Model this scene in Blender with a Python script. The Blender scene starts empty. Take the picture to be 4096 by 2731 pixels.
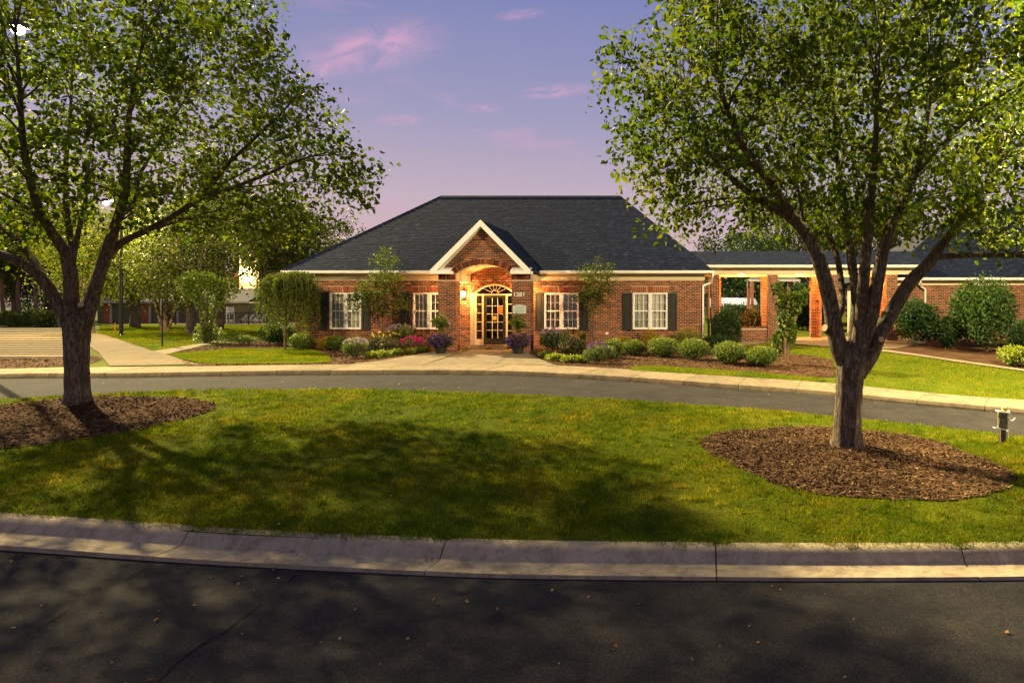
import bpy, math, random
import numpy as np
from mathutils import Vector
from mathutils.geometry import delaunay_2d_cdt

random.seed(7)
RNG = np.random.default_rng(7)
SC = bpy.context.scene
COL = SC.collection
R = math.radians

# ------------------------------------------------------------------ camera
F, XV, HZ, CZ = 2730.0, 2763.0, 1225.0, 1.75      # focal length / principal point in photo pixels, eye height
cam_d = bpy.data.cameras.new('camera')
cam = bpy.data.objects.new('camera', cam_d)
COL.objects.link(cam)
cam.location = (0, 0, CZ)
cam.rotation_euler = (R(90), 0, 0)
cam_d.sensor_width = 36.0
cam_d.lens = 36.0 * F / 4096.0
cam_d.shift_x = (2048 - XV) / 4096.0
cam_d.shift_y = -(1365.5 - HZ) / 4096.0
cam_d.clip_end = 3000
cam_d.clip_start = 0.05
SC.camera = cam


def lin(*c):
    return tuple((v / 255.0 / 12.92) if v / 255.0 <= 0.04045 else ((v / 255.0 + 0.055) / 1.055) ** 2.4 for v in c)


# ------------------------------------------------------------------ sky
world = bpy.data.worlds.new('World')
SC.world = world
world.use_nodes = True
wt = world.node_tree
wt.nodes.clear()


def wn(t, **k):
    n = wt.nodes.new(t)
    for a, b in k.items():
        setattr(n, a, b)
    return n


w_out = wn('ShaderNodeOutputWorld')
w_bg = wn('ShaderNodeBackground')
w_geo = wn('ShaderNodeNewGeometry')
w_inv = wn('ShaderNodeVectorMath', operation='SCALE')
w_inv.inputs['Scale'].default_value = -1.0
wt.links.new(w_geo.outputs['Incoming'], w_inv.inputs[0])
w_sep = wn('ShaderNodeSeparateXYZ')
wt.links.new(w_inv.outputs[0], w_sep.inputs[0])
w_ramp = wn('ShaderNodeValToRGB')
el = w_ramp.color_ramp.elements
stops = [(0.0, (120, 104, 96)), (0.02, (226, 180, 160)), (0.07, (212, 180, 180)), (0.15, (194, 174, 188)),
         (0.26, (158, 155, 188)), (0.41, (126, 133, 182)), (0.75, (118, 122, 158)), (1.0, (115, 118, 150))]
el[0].position = stops[0][0]
el[0].color = (*lin(*stops[0][1]), 1)
el[1].position = stops[-1][0]
el[1].color = (*lin(*stops[-1][1]), 1)
for p_, c_ in stops[1:-1]:
    e = el.new(p_)
    e.color = (*lin(*c_), 1)
wt.links.new(w_sep.outputs['Z'], w_ramp.inputs[0])
# thin pink cloud streaks, stretched along the horizon, all round the sky
w_div = wn('ShaderNodeVectorMath', operation='DIVIDE')
w_den = wn('ShaderNodeMath', operation='ADD')
w_den.inputs[1].default_value = 0.12
wt.links.new(w_sep.outputs['Z'], w_den.inputs[0])
w_cmb = wn('ShaderNodeCombineXYZ')
for i in range(3):
    wt.links.new(w_den.outputs[0], w_cmb.inputs[i])
wt.links.new(w_inv.outputs[0], w_div.inputs[0])
wt.links.new(w_cmb.outputs[0], w_div.inputs[1])
w_map = wn('ShaderNodeMapping')
w_map.inputs['Scale'].default_value = (1.1, 1.25, 0.0)
w_map.inputs['Location'].default_value = (0.35, 2.1, 0.0)
wt.links.new(w_div.outputs[0], w_map.inputs[0])
w_noise = wn('ShaderNodeTexNoise')
w_noise.inputs['Scale'].default_value = 1.25
w_noise.inputs['Detail'].default_value = 7
w_noise.inputs['Roughness'].default_value = 0.62
w_noise.inputs['Distortion'].default_value = 0.5
wt.links.new(w_map.outputs[0], w_noise.inputs['Vector'])
w_cr = wn('ShaderNodeValToRGB')
w_cr.color_ramp.elements[0].position = 0.56
w_cr.color_ramp.elements[1].position = 0.76
wt.links.new(w_noise.outputs['Fac'], w_cr.inputs[0])
w_mul = wn('ShaderNodeMath', operation='MULTIPLY')
w_mul.inputs[1].default_value = 0.55
wt.links.new(w_cr.outputs[0], w_mul.inputs[0])
# one larger drifting bank of cloud, where the photograph has it (direction only, infinitely far)


def cloud_bank(px, py, wu, wv, tilt, amount, prev):
    u0, v0 = (px - XV) / F, (HZ - py) / F
    dv = wn('ShaderNodeMath', operation='DIVIDE')
    wt.links.new(w_sep.outputs['X'], dv.inputs[0])
    ymax = wn('ShaderNodeMath', operation='MAXIMUM')
    ymax.inputs[1].default_value = 0.05
    wt.links.new(w_sep.outputs['Y'], ymax.inputs[0])
    wt.links.new(ymax.outputs[0], dv.inputs[1])
    dz = wn('ShaderNodeMath', operation='DIVIDE')
    wt.links.new(w_sep.outputs['Z'], dz.inputs[0])
    wt.links.new(ymax.outputs[0], dz.inputs[1])
    cb = wn('ShaderNodeCombineXYZ')
    wt.links.new(dv.outputs[0], cb.inputs[0])
    wt.links.new(dz.outputs[0], cb.inputs[1])
    mp = wn('ShaderNodeMapping', vector_type='TEXTURE')
    mp.inputs['Location'].default_value = (u0, v0, 0)
    mp.inputs['Rotation'].default_value = (0, 0, tilt)
    mp.inputs['Scale'].default_value = (wu, wv, 1)
    wt.links.new(cb.outputs[0], mp.inputs[0])
    ln = wn('ShaderNodeVectorMath', operation='LENGTH')
    wt.links.new(mp.outputs[0], ln.inputs[0])
    mr = wn('ShaderNodeMapRange', interpolation_type='SMOOTHSTEP')
    mr.inputs[1].default_value = 1.0
    mr.inputs[2].default_value = 0.1
    mr.inputs[3].default_value = 0.0
    mr.inputs[4].default_value = 1.0
    wt.links.new(ln.outputs['Value'], mr.inputs[0])
    nz = wn('ShaderNodeTexNoise')
    nz.inputs['Scale'].default_value = 1.7
    nz.inputs['Detail'].default_value = 6
    nz.inputs['Roughness'].default_value = 0.65
    nz.inputs['Distortion'].default_value = 0.8
    m2 = wn('ShaderNodeMapping')
    m2.inputs['Location'].default_value = (px * 0.013, py * 0.017, 0)
    m2.inputs['Scale'].default_value = (1.3, 1.0, 1)
    wt.links.new(mp.outputs[0], m2.inputs[0])
    wt.links.new(m2.outputs[0], nz.inputs['Vector'])
    cr = wn('ShaderNodeMapRange')
    cr.inputs[1].default_value = 0.34
    cr.inputs[2].default_value = 0.60
    wt.links.new(nz.outputs['Fac'], cr.inputs[0])
    mm = wn('ShaderNodeMath', operation='MULTIPLY')
    wt.links.new(mr.outputs[0], mm.inputs[0])
    wt.links.new(cr.outputs[0], mm.inputs[1])
    m3 = wn('ShaderNodeMath', operation='MULTIPLY')
    m3.inputs[1].default_value = amount
    wt.links.new(mm.outputs[0], m3.inputs[0])
    ad = wn('ShaderNodeMath', operation='MAXIMUM')
    wt.links.new(prev, ad.inputs[0])
    wt.links.new(m3.outputs[0], ad.inputs[1])
    return ad.outputs[0]


CLOUD = [w_mul.outputs[0]]
for a in [(1480, 190, 0.15, 0.05, 0.16, 0.85), (1310, 275, 0.055, 0.024, 0.2, 0.75), (2230, 365, 0.07, 0.014, 0.1, 0.7),
          (1600, 480, 0.05, 0.012, 0.0, 0.6), (1930, 435, 0.04, 0.01, 0.0, 0.5), (2080, 60, 0.05, 0.012, 0.1, 0.45)]:
    CLOUD.append(cloud_bank(*a, CLOUD[-1]))
w_mix = wn('ShaderNodeMix', data_type='RGBA')
w_mix.inputs[7].default_value = (*lin(212, 166, 198), 1)
wt.links.new(w_ramp.outputs[0], w_mix.inputs[6])
wt.links.new(CLOUD[-1], w_mix.inputs[0])
wt.links.new(w_mix.outputs[2], w_bg.inputs[0])
w_bg.inputs[1].default_value = 0.325
wt.links.new(w_bg.outputs[0], w_out.inputs[0])

# ------------------------------------------------------------------ exposure
SC.view_settings.view_transform = 'Standard'
SC.view_settings.look = 'None'
SC.view_settings.exposure = 1.68
SC.view_settings.gamma = 1.0
SC.render.engine = 'CYCLES'
SC.cycles.use_denoising = True
SC.cycles.max_bounces = 6
SC.cycles.transparent_max_bounces = 12
SC.cycles.sample_clamp_indirect = 4.0
LAMP_A, LAMP_B, LAMP_C = 2200.0, 3800.0, 5800.0

# added key standing in for the lamp glow behind the trees, along the line of the trunk shadows on the lawn
sun_d = bpy.data.lights.new('sun', 'SUN')
sun_d.energy = 5.0
sun_d.angle = R(0.9)
sun_d.color = (1.0, 0.79, 0.40)
sun = bpy.data.objects.new('sun', sun_d)
COL.objects.link(sun)
SUN_EL = R(34)
sun.rotation_euler = Vector((0.776 * math.cos(SUN_EL), -0.631 * math.cos(SUN_EL), -math.sin(SUN_EL))).to_track_quat('-Z', 'Y').to_euler()

# ------------------------------------------------------------------ terrain
_ty = np.arange(-60, 400, 0.1)
_tz = np.interp(_ty, [-60, 6.7, 14.4, 19, 400], [-0.98, -0.95, -0.20, -0.13, -0.13])
_k = np.ones(13) / 13
_tz = np.convolve(np.pad(_tz, 6, mode='edge'), _k, 'valid')


def ss(t):
    t = np.clip(t, 0, 1)
    return t * t * (3 - 2 * t)


def T(x, y):
    x = np.asarray(x, float)
    y = np.asarray(y, float)
    z = np.interp(y, _ty, _tz)
    z = z - 0.33 * ss((x + 5) / 12) * ss((y - 8) / 5) * (1 - ss((y - 16) / 7))
    z = z + 0.32 * ss((x - 0.8) / 3) * ss((y - 21) / 6)
    return z


def G(px, py, off=0.13):
    """photo pixel -> point on the ground (terrain + off)"""
    ys = np.concatenate([np.arange(1.5, 40, 0.02), np.arange(40, 300, 0.2)])
    xs = (px - XV) / F * ys
    zr = CZ - (py - HZ) / F * ys
    d = zr - (T(xs, ys) + off)
    i = np.argmax(d <= 0)
    if d[i] > 0:
        i = len(ys) - 1
    if i > 0:
        t = d[i - 1] / (d[i - 1] - d[i] + 1e-9)
        y = ys[i - 1] + t * (ys[i] - ys[i - 1])
    else:
        y = ys[0]
    x = (px - XV) / F * y
    return Vector((x, y, float(T(x, y)) + off))


def P(px, py, y):
    return Vector(((px - XV) / F * y, y, CZ - (py - HZ) / F * y))


def PX(px, y):
    return (px - XV) / F * y


# ------------------------------------------------------------------ materials
MATS = {}


def mat(name):
    m = bpy.data.materials.new(name)
    m.use_nodes = True
    nt = m.node_tree
    nt.nodes.clear()
    MATS[name] = m
    return m, nt


def nd(nt, t, **k):
    n = nt.nodes.new(t)
    for a, b in k.items():
        setattr(n, a, b)
    return n


def ramp(nt, src, stops):
    r = nd(nt, 'ShaderNodeValToRGB')
    e = r.color_ramp.elements
    e[0].position, e[0].color = stops[0][0], (*stops[0][1], 1)
    e[1].position, e[1].color = stops[-1][0], (*stops[-1][1], 1)
    for p_, c_ in stops[1:-1]:
        q = e.new(p_)
        q.color = (*c_, 1)
    nt.links.new(src, r.inputs[0])
    return r.outputs[0]


def noise(nt, scale, detail=4, rough=0.6, vec=None, dist=0.0):
    n = nd(nt, 'ShaderNodeTexNoise')
    n.inputs['Scale'].default_value = scale
    n.inputs['Detail'].default_value = detail
    n.inputs['Roughness'].default_value = rough
    n.inputs['Distortion'].default_value = dist
    if vec is None:
        g = nd(nt, 'ShaderNodeNewGeometry')
        vec = g.outputs['Position']
    nt.links.new(vec, n.inputs['Vector'])
    return n.outputs['Fac']


def mixc(nt, fac, a, b, mode='MIX'):
    m = nd(nt, 'ShaderNodeMix', data_type='RGBA', blend_type=mode)
    for i, v in ((0, fac), (6, a), (7, b)):
        if isinstance(v, (int, float)):
            m.inputs[i].default_value = v
        elif isinstance(v, tuple):
            m.inputs[i].default_value = (*v[:3], 1)
        else:
            nt.links.new(v, m.inputs[i])
    return m.outputs[2]


def bsdf(nt, color, rough=0.7, spec=0.3, metal=0.0, bump=None, bump_s=0.3, bump_d=0.02, out=True):
    p = nd(nt, 'ShaderNodeBsdfPrincipled')
    if isinstance(color, tuple):
        p.inputs['Base Color'].default_value = (*color, 1)
    else:
        nt.links.new(color, p.inputs['Base Color'])
    if isinstance(rough, (int, float)):
        p.inputs['Roughness'].default_value = rough
    else:
        nt.links.new(rough, p.inputs['Roughness'])
    p.inputs['Specular IOR Level'].default_value = spec
    p.inputs['Metallic'].default_value = metal
    if bump is not None:
        b = nd(nt, 'ShaderNodeBump')
        b.inputs['Strength'].default_value = bump_s
        b.inputs['Distance'].default_value = bump_d
        nt.links.new(bump, b.inputs['Height'])
        nt.links.new(b.outputs[0], p.inputs['Normal'])
    if out:
        o = nd(nt, 'ShaderNodeOutputMaterial')
        nt.links.new(p.outputs[0], o.inputs[0])
    return p


def tint(nt):
    a = nd(nt, 'ShaderNodeAttribute', attribute_name='tint')
    return a.outputs['Fac']


def simple(name, color, rough=0.6, spec=0.3, var=0.15, scale=6.0, metal=0.0, bump=0.0):
    m, nt = mat(name)
    n = noise(nt, scale, 5, 0.65)
    c = ramp(nt, n, [(0.3, tuple(v * (1 - var) for v in color)), (0.7, tuple(min(1, v * (1 + var)) for v in color))])
    bsdf(nt, c, rough, spec, metal, n if bump else None, bump, 0.01)
    return m


# asphalt
m, nt = mat('asphalt')
n1 = noise(nt, 0.55, 6, 0.7, dist=0.6)
n2 = noise(nt, 75, 4, 0.8)
n3 = noise(nt, 2.6, 8, 0.8)
c = ramp(nt, n1, [(0.3, (0.017, 0.018, 0.021)), (0.55, (0.033, 0.032, 0.033)), (0.72, (0.060, 0.055, 0.047))])
c = mixc(nt, 0.55, c, ramp(nt, n3, [(0.35, (0.014, 0.015, 0.018)), (0.7, (0.046, 0.043, 0.040))]))
sp = ramp(nt, n2, [(0.35, (0.55, 0.55, 0.55)), (0.55, (1.0, 1.0, 1.0)), (0.70, (2.9, 2.7, 2.4))])
c = mixc(nt, 1.0, c, sp, 'MULTIPLY')
bsdf(nt, c, 0.95, 0.04, 0, n2, 0.5, 0.006)

# concrete
for nm, base in (('concrete', (0.26, 0.215, 0.145)), ('apron_concrete', (0.20, 0.160, 0.100)), ('kerb_concrete', (0.46, 0.385, 0.265))):
    m, nt = mat(nm)
    n1 = noise(nt, 0.9, 6, 0.7, dist=0.4)
    n2 = noise(nt, 90, 4, 0.7)
    n3 = noise(nt, 7, 5, 0.75)
    oi = nd(nt, 'ShaderNodeObjectInfo')
    c = ramp(nt, n1, [(0.3, tuple(v * 0.62 for v in base)), (0.6, base), (0.8, tuple(v * 1.18 for v in base))])
    c = mixc(nt, 0.5, c, ramp(nt, n3, [(0.32, tuple(v * 0.6 for v in base)), (0.6, tuple(v * 1.1 for v in base))]))
    c = mixc(nt, 0.8, c, ramp(nt, n2, [(0.35, (0.7, 0.7, 0.7)), (0.7, (1.15, 1.15, 1.15))]), 'MULTIPLY')
    c = mixc(nt, 1.0, c, ramp(nt, oi.outputs['Random'], [(0.0, (0.82, 0.82, 0.83)), (1.0, (1.08, 1.06, 1.02))]), 'MULTIPLY')
    n4 = noise(nt, 2.3, 7, 0.8, dist=1.2)
    c = mixc(nt, 0.75, c, ramp(nt, n4, [(0.36, (0.52, 0.50, 0.47)), (0.52, (1.0, 1.0, 1.0)), (0.8, (1.08, 1.07, 1.05))]), 'MULTIPLY')
    bsdf(nt, c, 0.95, 0.03, 0, n2, 0.35, 0.004)

# soil under lawns, mulch, ground
def ground_mat(nm, a, b, c3, s1, s2):
    m, nt = mat(nm)
    n1 = noise(nt, s1, 6, 0.7, dist=0.5)
    n2 = noise(nt, s2, 4, 0.7)
    c = ramp(nt, n1, [(0.3, a), (0.52, b), (0.75, c3)])
    c = mixc(nt, 0.85, c, ramp(nt, n2, [(0.3, (0.45, 0.45, 0.45)), (0.7, (1.35, 1.35, 1.35))]), 'MULTIPLY')
    bsdf(nt, c, 0.97, 0.03, 0, n2, 0.8, 0.02)


ground_mat('lawn', (0.040, 0.068, 0.004), (0.075, 0.096, 0.005), (0.130, 0.118, 0.014), 0.8, 45)
ground_mat('mulch', (0.050, 0.027, 0.015), (0.080, 0.044, 0.024), (0.120, 0.070, 0.038), 1.6, 60)
ground_mat('soil', (0.04, 0.045, 0.018), (0.06, 0.06, 0.026), (0.09, 0.075, 0.04), 0.2, 10)

# grass blades
m, nt = mat('grass_blade')
g = nd(nt, 'ShaderNodeNewGeometry')
n1 = noise(nt, 0.75, 5, 0.65, dist=0.5)
t = tint(nt)
c = ramp(nt, n1, [(0.3, (0.062, 0.128, 0.005)), (0.48, (0.125, 0.178, 0.006)), (0.62, (0.200, 0.202, 0.008)), (0.78, (0.270, 0.222, 0.035))])
c = mixc(nt, 1.0, c, ramp(nt, t, [(0.0, (0.5, 0.55, 0.5)), (0.8, (1.25, 1.2, 1.1)), (0.93, (1.9, 1.5, 1.9)), (1.0, (2.4, 1.75, 2.6))]), 'MULTIPLY')
p = bsdf(nt, c, 0.9, 0.03, out=False)
tr = nd(nt, 'ShaderNodeBsdfTranslucent')
nt.links.new(c, tr.inputs[0])
mx = nd(nt, 'ShaderNodeMixShader')
mx.inputs[0].default_value = 0.4
o = nd(nt, 'ShaderNodeOutputMaterial')
nt.links.new(p.outputs[0], mx.inputs[1])
nt.links.new(tr.outputs[0], mx.inputs[2])
nt.links.new(mx.outputs[0], o.inputs[0])


def leaf_mat(nm, dark, mid, light, trans=0.4, rough=0.45, spec=0.4):
    m, nt = mat(nm)
    t = tint(nt)
    c = ramp(nt, t, [(0.0, dark), (0.5, mid), (1.0, light)])
    p = bsdf(nt, c, rough, spec, out=False)
    tr = nd(nt, 'ShaderNodeBsdfTranslucent')
    c2 = mixc(nt, 1.0, c, (1.7, 1.75, 0.7), 'MULTIPLY')
    nt.links.new(c2, tr.inputs[0])
    mx = nd(nt, 'ShaderNodeMixShader')
    mx.inputs[0].default_value = trans
    o = nd(nt, 'ShaderNodeOutputMaterial')
    nt.links.new(p.outputs[0], mx.inputs[1])
    nt.links.new(tr.outputs[0], mx.inputs[2])
    nt.links.new(mx.outputs[0], o.inputs[0])


leaf_mat('leaf_pear', (0.030, 0.056, 0.007), (0.056, 0.088, 0.009), (0.115, 0.130, 0.013), 0.5, 0.55, 0.16)
leaf_mat('leaf_back', (0.022, 0.034, 0.006), (0.042, 0.056, 0.008), (0.070, 0.080, 0.012), 0.35, 0.55, 0.15)
leaf_mat('leaf_dark', (0.010, 0.028, 0.008), (0.018, 0.046, 0.011), (0.036, 0.070, 0.016), 0.25, 0.5, 0.2)
leaf_mat('leaf_holly', (0.014, 0.036, 0.009), (0.030, 0.066, 0.013), (0.062, 0.105, 0.020), 0.3, 0.5, 0.2)
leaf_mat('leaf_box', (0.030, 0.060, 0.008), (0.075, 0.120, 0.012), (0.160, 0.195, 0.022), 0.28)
leaf_mat('leaf_lime', (0.095, 0.140, 0.010), (0.160, 0.205, 0.014), (0.240, 0.255, 0.022), 0.35)
leaf_mat('leaf_gold', (0.150, 0.120, 0.008), (0.250, 0.180, 0.010), (0.350, 0.245, 0.016), 0.35)
leaf_mat('leaf_maple', (0.026, 0.048, 0.007), (0.050, 0.078, 0.009), (0.090, 0.112, 0.014), 0.4, 0.55, 0.15)
leaf_mat('leaf_bronze', (0.030, 0.028, 0.016), (0.060, 0.055, 0.022), (0.100, 0.100, 0.035), 0.3)
leaf_mat('leaf_sage', (0.070, 0.100, 0.040), (0.110, 0.150, 0.060), (0.160, 0.190, 0.090), 0.3)
leaf_mat('leaf_dry', (0.120, 0.050, 0.018), (0.260, 0.130, 0.045), (0.420, 0.300, 0.140), 0.2, 0.7, 0.2)
leaf_mat('petal_purple', (0.040, 0.010, 0.120), (0.080, 0.022, 0.240), (0.150, 0.060, 0.360), 0.3)
leaf_mat('petal_magenta', (0.330, 0.008, 0.150), (0.520, 0.015, 0.260), (0.700, 0.050, 0.400), 0.3)
leaf_mat('petal_lavender', (0.170, 0.130, 0.290), (0.250, 0.200, 0.380), (0.360, 0.310, 0.480), 0.3)
leaf_mat('petal_yellow', (0.450, 0.330, 0.010), (0.620, 0.480, 0.020), (0.750, 0.620, 0.060), 0.3)
leaf_mat('chip', (0.048, 0.028, 0.016), (0.125, 0.075, 0.040), (0.340, 0.220, 0.115), 0.0, 0.95, 0.02)

# bark
for nm, d, l, s in (('bark', (0.085, 0.062, 0.042), (0.30, 0.245, 0.18), 1.0), ('bark_pale', (0.110, 0.075, 0.045), (0.300, 0.220, 0.140), 1.0)):
    m, nt = mat(nm)
    g = nd(nt, 'ShaderNodeNewGeometry')
    mp = nd(nt, 'ShaderNodeMapping')
    mp.inputs['Scale'].default_value = (1.0, 1.0, 0.16)
    nt.links.new(g.outputs['Position'], mp.inputs[0])
    n1 = noise(nt, 30, 7, 0.72, mp.outputs[0], 0.35)
    n0 = noise(nt, 85, 4, 0.7)
    n2 = noise(nt, 11, 5, 0.7)
    ad = nd(nt, 'ShaderNodeMath', operation='MULTIPLY_ADD')
    ad.inputs[1].default_value = 0.35
    nt.links.new(n0, ad.inputs[0])
    nt.links.new(n1, ad.inputs[2])
    c = ramp(nt, ad.outputs[0], [(0.50, tuple(x * 0.45 for x in d)), (0.66, d), (0.88, l)])
    c = mixc(nt, ramp(nt, n2, [(0.56, (0, 0, 0)), (0.72, (0.7, 0.7, 0.7))]), c, tuple(min(1, x * 1.15) for x in (l[0], l[1] * 1.12, l[2])))
    bsdf(nt, c, 0.9, 0.15, 0, ad.outputs[0], 1.0, 0.03)

# brick, mortar
m, nt = mat('brick')
t = tint(nt)
n1 = noise(nt, 60, 4, 0.7)
c = ramp(nt, t, [(0.0, (0.035, 0.013, 0.010)), (0.3, (0.090, 0.026, 0.014)), (0.6, (0.160, 0.042, 0.019)), (0.85, (0.215, 0.060, 0.026)), (1.0, (0.280, 0.095, 0.042))])
c = mixc(nt, 0.8, c, ramp(nt, n1, [(0.3, (0.6, 0.6, 0.6)), (0.7, (1.25, 1.25, 1.25))]), 'MULTIPLY')
bsdf(nt, c, 0.85, 0.2, 0, n1, 0.4, 0.004)
m, nt = mat('brick_terracotta')
t = tint(nt)
n1 = noise(nt, 60, 4, 0.7)
c = ramp(nt, t, [(0.0, (0.20, 0.058, 0.026)), (1.0, (0.33, 0.105, 0.045))])
c = mixc(nt, 0.8, c, ramp(nt, n1, [(0.3, (0.7, 0.7, 0.7)), (0.7, (1.2, 1.2, 1.2))]), 'MULTIPLY')
bsdf(nt, c, 0.85, 0.2, 0, n1, 0.4, 0.004)
simple('mortar', (0.42, 0.33, 0.23), 0.95, 0.1, 0.2, 12)
# shingle
m, nt = mat('shingle')
t = tint(nt)
n1 = noise(nt, 28, 4, 0.75)
c = ramp(nt, t, [(0.0, (0.006, 0.009, 0.019)), (0.5, (0.013, 0.020, 0.040)), (0.85, (0.026, 0.037, 0.064)), (1.0, (0.048, 0.060, 0.092))])
c = mixc(nt, 0.9, c, ramp(nt, n1, [(0.3, (0.45, 0.47, 0.52)), (0.7, (1.5, 1.55, 1.7))]), 'MULTIPLY')
bsdf(nt, c, 0.95, 0.06, 0, n1, 0.5, 0.008)
simple('roof_deck', (0.030, 0.033, 0.042), 0.9, 0.2, 0.35, 9)
simple('trim_white', (0.72, 0.71, 0.70), 0.5, 0.4, 0.06, 3)
simple('trim_cream', (0.54, 0.47, 0.34), 0.55, 0.35, 0.08, 3)
simple('shutter', (0.020, 0.022, 0.020), 0.5, 0.4, 0.2, 5)
simple('door_paint', (0.030, 0.032, 0.022), 0.4, 0.5, 0.15, 4)
simple('curtain', (0.58, 0.58, 0.52), 0.9, 0.1, 0.12, 3)
simple('interior', (0.10, 0.09, 0.06), 0.9, 0.1, 0.25, 1.5)
simple('metal_black', (0.015, 0.015, 0.014), 0.45, 0.5, 0.2, 8)
simple('metal_grey', (0.26, 0.27, 0.26), 0.4, 0.5, 0.15, 8, 0.4)
simple('metal_white', (0.68, 0.68, 0.66), 0.45, 0.4, 0.08, 6)
simple('brass', (0.55, 0.40, 0.14), 0.3, 0.5, 0.1, 8, 0.9)
simple('pot', (0.022, 0.022, 0.020), 0.55, 0.4, 0.3, 9)
simple('olive_wall', (0.17, 0.165, 0.075), 0.8, 0.2, 0.15, 2)
simple('orange_door', (0.40, 0.12, 0.03), 0.6, 0.3, 0.15, 2)
simple('stucco', (0.60, 0.48, 0.30), 0.85, 0.2, 0.1, 3)
simple('brick_far', (0.085, 0.034, 0.020), 0.9, 0.15, 0.3, 7)
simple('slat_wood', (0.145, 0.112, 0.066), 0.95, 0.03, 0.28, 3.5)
simple('green_box', (0.15, 0.14, 0.085), 0.7, 0.2, 0.6, 14)
simple('plaque', (0.45, 0.52, 0.49), 0.5, 0.3, 0.05, 5)
simple('plaque_ink', (0.20, 0.28, 0.27), 0.6, 0.3, 0.05, 5)
simple('orange_brown', (0.34, 0.12, 0.05), 0.5, 0.4, 0.15, 5)
simple('paper_red', (0.62, 0.16, 0.05), 0.8, 0.2, 0.3, 18)
simple('paper_yellow', (0.62, 0.42, 0.08), 0.8, 0.2, 0.2, 18)
simple('crack', (0.004, 0.004, 0.004), 0.95, 0.1, 0.3, 20)
simple('cut_wood', (0.46, 0.34, 0.19), 0.9, 0.1, 0.3, 20)
simple('pool_cover', (0.75, 0.74, 0.70), 0.8, 0.2, 0.06, 2)

m, nt = mat('glass')
lw = nd(nt, 'ShaderNodeFresnel')
lw.inputs['IOR'].default_value = 1.5
tp = nd(nt, 'ShaderNodeBsdfTransparent')
tp.inputs[0].default_value = (0.94, 0.95, 0.94, 1)
gl = nd(nt, 'ShaderNodeBsdfGlossy')
gl.inputs['Roughness'].default_value = 0.03
mr = nd(nt, 'ShaderNodeMath', operation='ADD')
mr.inputs[1].default_value = 0.06
nt.links.new(lw.outputs[0], mr.inputs[0])
mx = nd(nt, 'ShaderNodeMixShader')
o = nd(nt, 'ShaderNodeOutputMaterial')
nt.links.new(mr.outputs[0], mx.inputs[0])
nt.links.new(tp.outputs[0], mx.inputs[1])
nt.links.new(gl.outputs[0], mx.inputs[2])
nt.links.new(mx.outputs[0], o.inputs[0])


def emis(nm, col, s):
    m, nt = mat(nm)
    e = nd(nt, 'ShaderNodeEmission')
    e.inputs[0].default_value = (*col, 1)
    e.inputs[1].default_value = s
    o = nd(nt, 'ShaderNodeOutputMaterial')
    nt.links.new(e.outputs[0], o.inputs[0])


emis('lamp_lens', (1.0, 0.90, 0.66), 20)
emis('sconce_glow', (1.0, 0.62, 0.26), 6)
emis('ceiling_glow', (1.0, 0.50, 0.16), 4)

# ------------------------------------------------------------------ object helpers
ROOT = {}


def setp(o, label=None, cat=None, group=None, kind=None):
    if label:
        o['label'] = label
    if cat:
        o['category'] = cat
    if group:
        o['group'] = group
    if kind:
        o['kind'] = kind
    return o


def empty(name, loc, label=None, cat=None, group=None, kind=None):
    o = bpy.data.objects.new(name, None)
    COL.objects.link(o)
    o.location = loc
    o.empty_display_size = 0.1
    return setp(o, label, cat, group, kind)


def origin(o):
    v = Vector((0, 0, 0))
    while o is not None:
        v += o.location
        o = o.parent
    return v


def link_obj(name, me, material, parent=None, kind=None):
    o = bpy.data.objects.new(name, me)
    COL.objects.link(o)
    if material is not None and not me.materials:
        me.materials.append(MATS[material])
    if parent is not None:
        o.parent = parent
    if kind:
        o['kind'] = kind
    return o


def np_mesh(name, V, Fc, material, parent=None, tintv=None, smooth=False, kind=None):
    V = np.asarray(V, float).reshape(-1, 3)
    Fc = np.asarray(Fc, np.int32)
    if parent is not None:
        V = V - np.array(origin(parent))
    me = bpy.data.meshes.new(name)
    n, k = Fc.shape
    me.vertices.add(len(V))
    me.vertices.foreach_set('co', V.astype(np.float32).ravel())
    me.loops.add(n * k)
    me.loops.foreach_set('vertex_index', Fc.ravel())
    me.polygons.add(n)
    me.polygons.foreach_set('loop_start', np.arange(0, n * k, k, dtype=np.int32))
    if smooth:
        me.polygons.foreach_set('use_smooth', np.ones(n, dtype=bool))
    me.update(calc_edges=True)
    if tintv is not None:
        a = me.attributes.new('tint', 'FLOAT', 'FACE')
        a.data.foreach_set('value', np.asarray(tintv, np.float32))
    return link_obj(name, me, material, parent, kind)


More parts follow.
